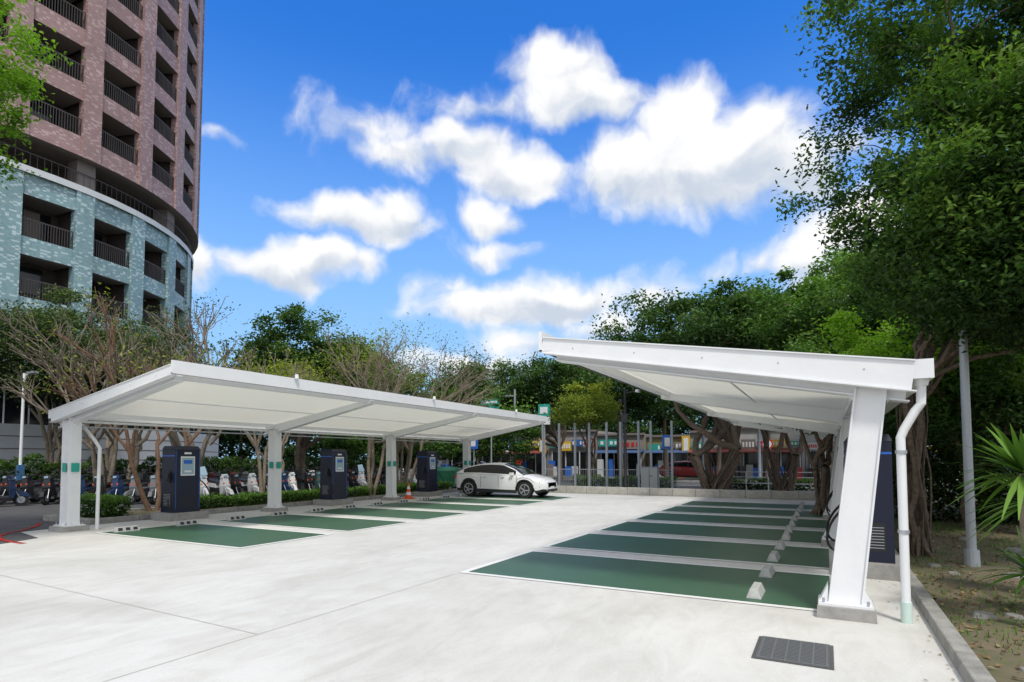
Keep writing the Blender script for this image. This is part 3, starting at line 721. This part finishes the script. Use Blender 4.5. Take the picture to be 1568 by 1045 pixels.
pal = [((.3, .28, .25), (.4, .4, .35)), ((.25, .24, .22), (.02, .08, .3)), ((.3, .26, .23), (.35, .03, .03)), ((.28, .28, .27), (.02, .2, .12)),
       ((.26, .25, .25), (.03, .1, .35)), ((.32, .3, .28), (.04, .14, .4)), ((.28, .25, .22), (.35, .04, .03)), ((.35, .28, .12), (.55, .36, .03)), ((.3, .3, .3), (.5, .33, .03)),
       ((.45, .45, .45), (.5, .52, .52)), ((.42, .43, .45), (.35, .4, .42)), ((.46, .46, .46), (.03, .17, .3)), ((.4, .38, .36), (.4, .08, .06)), ((.4, .4, .4), (.08, .2, .32))]
for i in range(14):
    w = random.choice([4, 4.5, 5, 5.5]); shop(xs+w/2, w, random.choice([3.7, 4.0, 4.3, 3.9]), *pal[i], 'shop_building', y=53+random.uniform(-.6, .6), awn=random.choice([None, None, None, (.22, .05, .04), (.05, .10, .22), (.4, .4, .38)])); xs += w
# ------------------------------------------------------------ street furniture
b = MB()
for k, off in enumerate((0, .9, 1.75, 2.5, 3.4, 4.1, 5.0, 5.6, 6.6)):
    x, y = -13.2+off, 28.2+.1*off
    b.box((x, y, 1.75), (.1, .1, 3.5), GREY)
for z in (1.1,): b.cyl((-13.2, 28.2, z), (-6.6, 28.85, z), .02, .02, GREY, 6)
for k in range(66): b.cyl((-13.2+k*.1, 28.2+k*.01, .1), (-13.2+k*.1, 28.2+k*.01, 1.1), .006, .006, GREY, 4)
b.done('sports_court_fence')
def pole(name, x, y, h, r, m, extra=None):
    b = MB(); b.cyl((0, 0, 0), (0, 0, h), r, r*.8, m, 14); b.cyl((0, 0, 0), (0, 0, .25), r*1.6, r*1.5, m, 14)
    if extra: extra(b)
    return b.done(name, (x, y, .01))
def cam_top(b):
    b.beam((0, 0, 4.7), (.6, 0, 4.75), .05, .05, BLACK); b.box((.62, -.05, 4.72), (.14, .3, .12), WHITE); b.box((-.15, -.1, 4.3), (.14, .3, .14), BLACK); b.box((.0, -.1, 3.5), (.3, .1, .4), BLACK)
pole('security_camera_pole', *S(5.2, 27.0), 4.8, .07, BLACK, cam_top)
pole('light_pole', *S(7.05, 9.1), 5.6, .065, mat('pole_grey', (.42, .45, .48), .5, .3), None)
def lamp(b):
    b.tube([(0, 0, 4.6), (.15, 0, 4.9), (.5, 0, 5.0)], .04, WHITE, 8); b.box((.65, 0, 4.98), (.5, .2, .08), GREY)
    b.box((0, 0, .8), (.2, .2, 1.2), mat('meter_blue', (.05, .15, .3), .5))
pole('street_lamp', *S(-19.2, 23), 5.0, .06, WHITE, lamp)
def bus(b):
    b.box((0, -.05, 4.6), (.75, .12, .75), TEALS); b.box((0, -.05, 3.95), (.75, .12, .45), WHITE); b.box((0, -.12, 4.6), (.5, .02, .4), WHITE)
pole('bus_stop_sign', *S(2.0, 36), 5, .05, GREY, bus)
def street(b):
    b.box((-.1, -.05, 5.2), (1.3, .05, .3), TEALS); b.box((-.1, -.08, 5.2), (1.1, .01, .12), WHITE); b.box((.2, .0, 4.8), (.05, 1.2, .28), TEALS)
pole('street_name_sign', *S(-1.3, 37), 5.5, .05, GREY, street)
def traffic(b):
    b.beam((0, 0, 6.2), (-3.5, 0, 6.3), .1, .1, GREY); 
    for k, m in enumerate((RED, YELLOW, TEALS)):
        b.box((-3+k*.36, 0, 6.2), (.36, .25, .4), BLACK); b.cyl((-3+k*.36, -.13, 6.2), (-3+k*.36, -.16, 6.2), .13, .13, m, 12)
pole('traffic_light', *S(.2, 42), 6.6, .1, GREY, traffic)
def rsign(b):
    b.cyl((0, -.06, 2.5), (0, -.08, 2.5), .32, .32, RED, 20); b.cyl((0, -.085, 2.5), (0, -.09, 2.5), .24, .24, WHITE, 20)
def bsign(b):
    b.box((0, -.06, 2.6), (.6, .03, .8), BLUE); b.box((0, -.08, 2.6), (.3, .01, .5), WHITE)
pole('traffic_sign', *S(4.4, 33), 2.9, .035, GREY, rsign); pole('traffic_sign', *S(9.0, 34), 3.0, .035, GREY, bsign); pole('traffic_sign', *S(-2.2, 34), 2.9, .035, GREY, bsign)
pole('traffic_sign', *S(15.2, 35), 2.9, .035, GREY, rsign)
for (r, d, h) in ((8.2, 44, 7), (14, 43, 7), (18.5, 44, 7)): pole('utility_pole', *S(r, d), h, .12, GREY)
b = MB(); b.hexa([(-.6, -.4, .15), (.6, -.4, .15), (.6, .4, .15), (-.6, .4, .15)], [(-.72, -.5, 1.0), (.72, -.5, 1.0), (.72, .5, 1.0), (-.72, .5, 1.0)], mat('bin_green', (.02, .14, .08), .5))
b.hexa([(-.74, -.52, 1.0), (.74, -.52, 1.0), (.74, .52, 1.0), (-.74, .52, 1.0)], [(-.6, -.3, 1.2), (.6, -.3, 1.2), (.6, .3, 1.2), (-.6, .3, 1.2)], b.mats[0])
for s in (-.5, .5):
    for q in (-.3, .3): b.cyl((s, q-.03, .08), (s, q+.03, .08), .08, .08, RUBBER, 10)
for k in range(5): b.box((-.5+k*.25, -.47, .55), (.05, .06, .7), b.mats[0])
b.done('garbage_dumpster', (*S(-3.6, 31.5), .01), rad(20), bevel=.02)
def cone(x, y, h=.75):
    b = MB(); b.box((0, 0, .02), (.38, .38, .04), ORANGE)
    n = 5
    for k in range(n):
        z0, z1 = .04+h*k/n, .04+h*(k+1)/n; r = lambda z: .15-.12*z/h
        b.cyl((0, 0, z0), (0, 0, z1), r(z0), r(z1), ORANGE if k % 2 == 0 else WHITE, 14)
    b.done('traffic_cone', (x, y, .012))
cone(-15.1, 19.3, .6); cone(*S(.9, 30), .9); cone(*S(1.2, 30.3), .9)
b = MB(); b.box((0, 0, .65), (.8, .4, 1.1), mat('cab_grey', (.4, .42, .42), .6)); b.box((0, 0, 1.22), (.86, .46, .04), GREY); b.box((0, 0, .05), (.9, .5, .1), CONC); b.box((0, -.205, .65), (.02, .01, 1), BLACK); b.box((.1, -.21, .8), (.1, .02, .04), BLACK)
b.done('utility_cabinet', (*S(6.8, 29.0), .01), bevel=.01)
b = MB()
for k in range(22):
    b.cyl((-4.5+k*1.0, 31.0, .0), (-4.5+k*1.0, 31.0, 1.0), .03, .03, WHITE, 8)
for z in (.45, .75, 1.0): b.cyl((-4.5, 31, z), (16.5, 31, z), .022, .022, WHITE, 8)
b.done('street_railing')
# ------------------------------------------------------------ vegetation
FX, FY = S(6.95, 10.2)
def V3(r, d, z): x, y = S(r, d); return (x, y, z)
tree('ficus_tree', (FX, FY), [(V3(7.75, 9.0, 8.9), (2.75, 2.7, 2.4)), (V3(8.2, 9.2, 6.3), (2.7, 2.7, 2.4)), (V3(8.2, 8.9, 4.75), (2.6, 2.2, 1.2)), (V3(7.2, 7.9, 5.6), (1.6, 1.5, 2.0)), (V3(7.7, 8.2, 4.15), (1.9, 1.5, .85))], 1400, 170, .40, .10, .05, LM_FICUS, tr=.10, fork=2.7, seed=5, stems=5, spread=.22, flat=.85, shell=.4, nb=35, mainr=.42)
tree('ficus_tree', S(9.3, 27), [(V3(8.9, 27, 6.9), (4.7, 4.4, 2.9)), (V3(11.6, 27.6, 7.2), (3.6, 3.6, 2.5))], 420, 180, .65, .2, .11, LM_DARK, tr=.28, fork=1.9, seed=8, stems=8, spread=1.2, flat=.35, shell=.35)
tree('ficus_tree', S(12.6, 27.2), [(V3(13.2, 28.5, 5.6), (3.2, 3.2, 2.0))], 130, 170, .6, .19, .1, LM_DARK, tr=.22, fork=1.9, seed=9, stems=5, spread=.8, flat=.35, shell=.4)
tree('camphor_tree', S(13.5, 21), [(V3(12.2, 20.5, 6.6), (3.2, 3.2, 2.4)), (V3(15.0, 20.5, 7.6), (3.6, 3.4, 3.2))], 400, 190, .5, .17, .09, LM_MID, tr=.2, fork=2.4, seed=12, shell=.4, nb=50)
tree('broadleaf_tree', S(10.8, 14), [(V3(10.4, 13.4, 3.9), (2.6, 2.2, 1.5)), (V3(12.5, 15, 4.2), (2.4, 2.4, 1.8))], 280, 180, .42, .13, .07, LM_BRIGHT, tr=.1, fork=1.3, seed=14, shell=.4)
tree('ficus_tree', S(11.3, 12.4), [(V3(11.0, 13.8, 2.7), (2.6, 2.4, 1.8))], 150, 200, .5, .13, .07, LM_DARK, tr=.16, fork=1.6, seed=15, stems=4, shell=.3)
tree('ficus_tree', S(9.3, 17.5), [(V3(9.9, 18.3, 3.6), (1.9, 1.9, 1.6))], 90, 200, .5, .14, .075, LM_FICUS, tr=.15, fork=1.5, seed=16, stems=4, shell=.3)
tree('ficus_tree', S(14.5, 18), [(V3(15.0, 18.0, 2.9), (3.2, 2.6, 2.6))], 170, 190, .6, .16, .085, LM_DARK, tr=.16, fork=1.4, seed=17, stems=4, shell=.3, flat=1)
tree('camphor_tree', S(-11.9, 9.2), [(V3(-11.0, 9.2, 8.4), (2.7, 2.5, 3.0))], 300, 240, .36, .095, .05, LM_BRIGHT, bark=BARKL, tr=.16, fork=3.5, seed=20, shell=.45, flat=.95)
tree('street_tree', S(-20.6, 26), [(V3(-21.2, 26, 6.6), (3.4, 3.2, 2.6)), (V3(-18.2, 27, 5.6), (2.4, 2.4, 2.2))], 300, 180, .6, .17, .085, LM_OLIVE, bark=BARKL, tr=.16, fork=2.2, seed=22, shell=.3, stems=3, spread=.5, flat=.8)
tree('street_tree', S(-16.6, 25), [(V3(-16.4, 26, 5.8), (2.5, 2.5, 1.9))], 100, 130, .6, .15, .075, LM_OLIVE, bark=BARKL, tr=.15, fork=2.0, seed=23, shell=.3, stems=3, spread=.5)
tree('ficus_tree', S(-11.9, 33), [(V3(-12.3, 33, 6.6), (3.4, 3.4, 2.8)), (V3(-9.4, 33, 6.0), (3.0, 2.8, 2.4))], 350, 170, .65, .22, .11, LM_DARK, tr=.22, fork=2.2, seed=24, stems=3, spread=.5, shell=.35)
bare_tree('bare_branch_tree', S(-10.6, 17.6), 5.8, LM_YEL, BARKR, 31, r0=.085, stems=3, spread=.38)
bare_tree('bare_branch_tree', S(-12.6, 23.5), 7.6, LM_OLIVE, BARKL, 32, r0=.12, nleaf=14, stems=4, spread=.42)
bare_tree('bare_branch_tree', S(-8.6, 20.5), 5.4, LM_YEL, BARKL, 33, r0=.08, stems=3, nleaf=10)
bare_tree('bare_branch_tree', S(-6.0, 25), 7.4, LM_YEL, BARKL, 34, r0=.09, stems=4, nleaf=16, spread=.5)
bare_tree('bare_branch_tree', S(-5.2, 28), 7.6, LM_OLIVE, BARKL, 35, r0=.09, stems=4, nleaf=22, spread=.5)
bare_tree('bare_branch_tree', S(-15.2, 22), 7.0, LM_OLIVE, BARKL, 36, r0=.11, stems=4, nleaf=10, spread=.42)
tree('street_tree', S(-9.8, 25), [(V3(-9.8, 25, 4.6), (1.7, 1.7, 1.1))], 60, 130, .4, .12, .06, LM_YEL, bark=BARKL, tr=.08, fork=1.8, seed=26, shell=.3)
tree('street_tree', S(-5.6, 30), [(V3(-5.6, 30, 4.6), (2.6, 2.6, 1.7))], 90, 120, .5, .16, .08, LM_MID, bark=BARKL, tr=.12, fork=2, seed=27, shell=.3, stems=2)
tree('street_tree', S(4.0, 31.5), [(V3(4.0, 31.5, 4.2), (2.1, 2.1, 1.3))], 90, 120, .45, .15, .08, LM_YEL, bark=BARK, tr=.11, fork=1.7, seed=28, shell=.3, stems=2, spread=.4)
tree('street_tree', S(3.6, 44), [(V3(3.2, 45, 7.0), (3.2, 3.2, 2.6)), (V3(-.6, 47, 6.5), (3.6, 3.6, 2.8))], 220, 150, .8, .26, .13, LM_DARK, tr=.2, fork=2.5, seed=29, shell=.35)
v = Veg(52)
for (r, d, z, R) in ((7.2, 38, 6.0, 2.8), (6.0, 46, 6.6, 3.4), (11, 42, 5.8, 3.0), (15, 43, 6.2, 3.4), (19, 44, 6.4, 3.4), (23, 43, 6.4, 3.4), (-3.5, 44, 6.2, 3.0)):
    v.crown(V3(r, d, z), (R, R, 2.5), 90, 130, .8, .25, .14, flat=.6, shell=.35); v.limb(V3(r, d, 0), V3(r, d, z), .2, .1)
v.done('street_tree_row', [BARK, LM_DARK])
v = Veg(50)
rg = np.random.default_rng(4)
for k in range(46):
    r = -52+k*2.6; d = 66+rg.uniform(-3, 3)-max(0, -r-20)*.25
    x, y = S(r, d); h = rg.uniform(3.2, 4.8)
    v.crown((x, y, h+.6), (3.4, 3.4, h), 42, 80, 1.1, .46, .26, flat=1, shell=.4)
    v.limb((x, y, 0), (x, y, h), .25, .12)
v.done('distant_tree_row', [BARK, LM_DARK])
v = Veg(51)
for k in range(12):
    r = -9+k*1.35; d = 40+rg.uniform(-2, 2)+(k % 3); x, y = S(r*1.0-2, d); h = rg.uniform(1.8, 2.6)
    if r > 3: continue
    v.crown((x, y, h+1.2), (2, 2, h), 36, 110, .8, .24, .13, flat=.9, shell=.4); v.limb((x, y, 0), (x, y, h), .14, .07)
v.done('roadside_tree_row', [BARK, LM_MID])
hedge('hedge', (-17.3, 10.9), (-17.3, 25.2), .9, .34, LM_MID, 60, 700, .07, .1)
hedge('hedge', (-17.1, 8.4), (-17.1, 9.3), 1.1, .5, LM_MID, 61, 1100, .06, .1)
hedge('hedge', (-30.0, 6), (-26.6, 36), 1.3, 1.5, LM_DARK, 62, 260, .14)
hedge('hedge', S(3.2, 31.0), S(8.6, 31.0), .7, .7, LM_MID, 63, 400, .09)
hedge('hedge', S(9.6, 29.4), S(15, 29.4), .8, .6, LM_FICUS, 64, 400, .09)
hedge('hedge', S(10.4, 16.0), S(17, 13.2), 1.3, 1.5, LM_DARK, 65, 420, .11)
def yucca(x, y, z, n, l, seed, stem=True):
    rg = np.random.default_rng(seed); v = Veg(seed)
    if stem: v.limb((x+.05, y, 0), (x, y, z), .07, .06, 0, 6, 8)
    for k in range(n):
        a = rg.uniform(0, 6.28); el = rg.uniform(-.35, 1.25); L = l*rg.uniform(.7, 1.1)
        w = .026
        d = np.array([math.cos(a)*math.cos(el), math.sin(a)*math.cos(el), math.sin(el)]); sd = np.array([-math.sin(a), math.cos(a), 0])
        pts = [np.array([x, y, z])+d*L*t+np.array([0, 0, -.35*L*t*t*math.cos(el)]) for t in np.linspace(0, 1, 6)]
        ws = [w*.7, w, w*1.1, w*.9, w*.55, .003]
        V = []
        for p, q in zip(pts, ws): V += [p-sd*q, p+sd*q]
        F = [(2*i, 2*i+1, 2*i+3, 2*i+2) for i in range(5)]
        v.V.append(np.array(V)); v.F.append(np.array(F)+v.n); v.n += 12; v.M.append(np.ones(5, int)); v.T.append(np.full(5, np.clip(.45+rg.normal(0, .2), 0, 1)))
    v.done('yucca_plant', [BARKL, LM_MID])
yucca(*S(5.0, 5.75), 1.5, 80, .75, 70); yucca(*S(6.2, 7.0), 1.15, 60, .8, 71); yucca(*S(5.6, 6.4), .4, 40, .6, 72)
v = Veg(80); rg = v.rng; N = 34000
X = rg.uniform(1.05, 9, N); Y = rg.uniform(3, 22, N)
den = np.sin(X*1.7+Y*.6)+np.sin(Y*1.3-X)+rg.normal(0, .7, N); k = den > .3; X, Y = X[k], Y[k]; n = len(X)
a = rg.uniform(0, 6.28, n); h = rg.uniform(.02, .075, n); w = .006
V = np.stack([np.stack([X-np.cos(a)*w, Y-np.sin(a)*w, np.full(n, .008)], 1), np.stack([X+np.cos(a)*w, Y+np.sin(a)*w, np.full(n, .008)], 1),
    np.stack([X+np.sin(a)*.02+np.cos(a)*.002, Y+.01+np.sin(a)*.002, h], 1), np.stack([X+np.sin(a)*.02-np.cos(a)*.002, Y+.01, h], 1)], 1).reshape(-1, 3)
v.V.append(V); v.F.append(np.arange(4*n).reshape(n, 4)+v.n); v.n += 4*n; v.M.append(np.ones(n, int)); v.T.append(rg.uniform(.2, .9, n))
v.done('grass', [BARK, LM_MID])
v = Veg(81); N = 6500; P_ = np.stack([v.rng.uniform(1.02, 8, N), v.rng.uniform(3, 22, N), v.rng.uniform(.014, .03, N)], 1); v.leaves(P_, .07, .04, v.rng.uniform(0, 1, N), 2.5)
N = 110; P_ = np.stack([.84-np.abs(v.rng.normal(0, .18, N)), v.rng.uniform(3, 24, N), np.full(N, .022)], 1); v.leaves(P_, .04, .022, v.rng.uniform(.3, 1, N), 12)
v.done('leaf_litter', [BARK, leafmat('dead_leaves', (.08, .045, .02), (.2, .13, .06), (.34, .26, .13), .1)])
b = MB(); STONE = mat('stone', (.3, .29, .27), .9, var=.4, scale=12)
for k in range(46):
    x, y = random.uniform(1.15, 6), random.uniform(4, 15); s = random.uniform(.04, .16) if k > 6 else random.uniform(.2, .3)
    n = 7; a0 = random.uniform(0, 6); rr = [s*random.uniform(.7, 1.1) for _ in range(n)]
    B = [(x+rr[j]*math.cos(a0+j*6.283/n), y+rr[j]*math.sin(a0+j*6.283/n), .0) for j in range(n)]; T = [(x+(p[0]-x)*.75, y+(p[1]-y)*.75, .02+s*.22) for p in B]
    b.hexa(B, T, STONE)
b.done('scattered_stones', bevel=.01)

# ------------------------------------------------------------ world with clouds
SUN = Vector((.50, -.62, 1.25)).normalized()
w = bpy.data.worlds.new('World'); scene.world = w; w.use_nodes = True; nt = w.node_tree; L = nt.links.new
bg = nt.nodes['Background']
sky = nt.nodes.new('ShaderNodeTexSky'); sky.sky_type = 'NISHITA'; sky.sun_disc = False
sky.sun_elevation = math.asin(SUN.z); sky.sun_rotation = math.atan2(SUN.x, SUN.y) % (2*math.pi); sky.air_density = 1.0; sky.dust_density = .4; sky.ozone_density = 3
def rayae(x, y, p=rad(3)):
    xc = (x-784)/900; yc = (654.8-y)/900; f = math.cos(p)-yc*math.sin(p); u = math.sin(p)+yc*math.cos(p)
    return math.atan2(xc, f), math.atan2(u, math.hypot(xc, f))
blobs = [(1075, 258, 190, 72, 1.1), (1040, 185, 78, 62, 1.1), (1160, 212, 66, 64, 1.05), (950, 250, 80, 55, 1), (1215, 265, 80, 48, .9), (1295, 235, 50, 36, .5),
 (860, 105, 68, 55, 1), (885, 155, 90, 40, .9), (750, 155, 95, 28, .35),
 (565, 200, 85, 38, .42), (625, 238, 80, 38, .6), (715, 225, 62, 42, .95), (785, 262, 72, 36, .95),
 (755, 330, 40, 28, .8), (550, 340, 100, 26, .9), (600, 326, 42, 26, .9), (430, 412, 75, 34, .9), (490, 395, 52, 28, .9), (550, 397, 34, 20, .55),
 (310, 400, 38, 34, .7), (790, 466, 145, 34, .95), (870, 450, 85, 28, .9), (745, 382, 62, 18, .45), (680, 435, 50, 20, .35),
 (1265, 380, 95, 65, .9), (1310, 340, 60, 50, .85), (1165, 395, 30, 24, .4), (925, 505, 100, 28, .55), (1005, 445, 55, 30, .45), (720, 565, 120, 24, .5), (1095, 405, 28, 20, .3), (800, 530, 110, 22, .4), (320, 210, 26, 12, .3)]
def vm(op, a, bv):
    n = nt.nodes.new('ShaderNodeVectorMath'); n.operation = op
    for i, q in enumerate((a, bv)):
        if q is None: continue
        if isinstance(q, tuple): n.inputs[i].default_value = q
        else: L(q, n.inputs[i])
    return n
def ma(op, a, bv=None, c=None, clamp=False):
    n = nt.nodes.new('ShaderNodeMath'); n.operation = op; n.use_clamp = clamp
    for i, q in enumerate((a, bv, c)):
        if q is None: continue
        if isinstance(q, (int, float)): n.inputs[i].default_value = q
        else: L(q, n.inputs[i])
    return n.outputs[0]
tc = nt.nodes.new('ShaderNodeTexCoord')
def dot(v3):
    n = nt.nodes.new('ShaderNodeVectorMath'); n.operation = 'DOT_PRODUCT'; L(tc.outputs['Generated'], n.inputs[0]); n.inputs[1].default_value = v3; return n.outputs['Value']
dF = dot((-SY, CY, 0))
az = ma('ARCTAN2', dot((CY, SY, 0)), dF); el = ma('ARCSINE', dot((0, 0, 1)))
cb = nt.nodes.new('ShaderNodeCombineXYZ'); L(az, cb.inputs[0]); L(el, cb.inputs[1])
nz = nt.nodes.new('ShaderNodeTexNoise'); nz.inputs['Scale'].default_value = 7; nz.inputs['Detail'].default_value = 4; nz.inputs['Roughness'].default_value = .5; nz.noise_dimensions = '2D'
L(cb.outputs[0], nz.inputs['Vector'])
wv = vm('SUBTRACT', nz.outputs['Color'], (.5, .5, .5)); wv = vm('MULTIPLY', wv.outputs[0], (.10, .08, 0)); wp = vm('ADD', cb.outputs[0], wv.outputs[0])
cur = None; ysum = None
for (x, y, rx, ry, wt) in blobs:
    a_, e_ = rayae(x, y); a1, _ = rayae(x+rx*1.25, y); _, e1 = rayae(x, y-ry*1.25)
    sx, sy = abs(a1-a_), abs(e1-e_)
    s1 = vm('SUBTRACT', wp.outputs[0], (a_, e_, 0)); s2 = vm('MULTIPLY', s1.outputs[0], (1/sx, 1/sy, 0))
    ln = nt.nodes.new('ShaderNodeVectorMath'); ln.operation = 'LENGTH'; L(s2.outputs[0], ln.inputs[0])
    t = ma('MULTIPLY_ADD', ln.outputs['Value'], -wt, wt)
    cur = t if cur is None else ma('SMOOTH_MAX', cur, t, .15)
    dn = nt.nodes.new('ShaderNodeVectorMath'); dn.operation = 'DOT_PRODUCT'; L(s2.outputs[0], dn.inputs[0]); dn.inputs[1].default_value = (.25, -1, 0)
    tp = ma('MAXIMUM', t, 0.0)
    ysum = ma('MULTIPLY', tp, dn.outputs['Value']) if ysum is None else ma('MULTIPLY_ADD', tp, dn.outputs['Value'], ysum)
n2 = nt.nodes.new('ShaderNodeTexNoise'); n2.inputs['Scale'].default_value = 13; n2.inputs['Detail'].default_value = 6; n2.inputs['Roughness'].default_value = .52; n2.noise_dimensions = '2D'
L(wp.outputs[0], n2.inputs['Vector'])
nn = ma('MULTIPLY_ADD', n2.outputs['Fac'], .85, -.425)
field = ma('ADD', cur, nn)
def smooth(v, a, c, o0=0, o1=1):
    n = nt.nodes.new('ShaderNodeMapRange'); n.interpolation_type = 'SMOOTHSTEP'; n.inputs[1].default_value = a; n.inputs[2].default_value = c; n.inputs[3].default_value = o0; n.inputs[4].default_value = o1; L(v, n.inputs[0]); return n.outputs[0]
dens = smooth(field, -.12, .48)
fill_cloud = smooth(dF, .6, .3)  # unseen cloud cover added behind and overhead to brighten and neutralise ambient light
dens = ma('MAXIMUM', dens, ma('MULTIPLY', fill_cloud, smooth(n2.outputs['Fac'], .25, .5)))
shade = smooth(ma('ADD', ysum, ma('MULTIPLY', nn, -1.0)), -.16, .36)
hs = nt.nodes.new('ShaderNodeMixRGB'); hs.blend_type = 'MULTIPLY'; hs.inputs[0].default_value = 1; hs.inputs[2].default_value = (.32, 1.25, 2.4, 1); L(sky.outputs[0], hs.inputs[1])
STR = .11
hz = nt.nodes.new('ShaderNodeMixRGB'); L(smooth(el, .66, 0.0, 0, .95), hz.inputs[0]); L(hs.outputs[0], hz.inputs[1]); hz.inputs[2].default_value = (.40/STR, .65/STR, .88/STR, 1)
K = 1.02/STR
cc = nt.nodes.new('ShaderNodeMixRGB'); cc.inputs[1].default_value = (1.0*K, 1.0*K, 1.0*K, 1); cc.inputs[2].default_value = (.60*K, .67*K, .78*K, 1); L(shade, cc.inputs[0])
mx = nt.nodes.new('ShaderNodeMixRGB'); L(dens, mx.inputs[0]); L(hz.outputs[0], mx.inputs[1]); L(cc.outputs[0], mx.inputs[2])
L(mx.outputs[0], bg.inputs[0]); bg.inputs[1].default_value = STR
w.cycles.sampling_method = 'MANUAL'; w.cycles.sample_map_resolution = 512
sun = bpy.data.lights.new('sun', 'SUN'); sun.energy = 2.7; sun.angle = rad(9); sun.color = (1, .96, .88)
so = bpy.data.objects.new('sun', sun); scene.collection.objects.link(so); so.rotation_euler = SUN.to_track_quat('Z', 'Y').to_euler()
# ------------------------------------------------------------ camera
cam = bpy.data.cameras.new('camera'); co = bpy.data.objects.new('camera', cam); scene.collection.objects.link(co); scene.camera = co
co.location = (0, 0, 1.65); co.rotation_euler = (rad(93), 0, YAW); cam.lens = 900/1568*36; cam.sensor_width = 36; cam.shift_y = 133/1568; cam.clip_end = 1500; cam.clip_start = .05
scene.view_settings.view_transform = 'Standard'; scene.view_settings.look = 'None'; scene.view_settings.exposure = 0
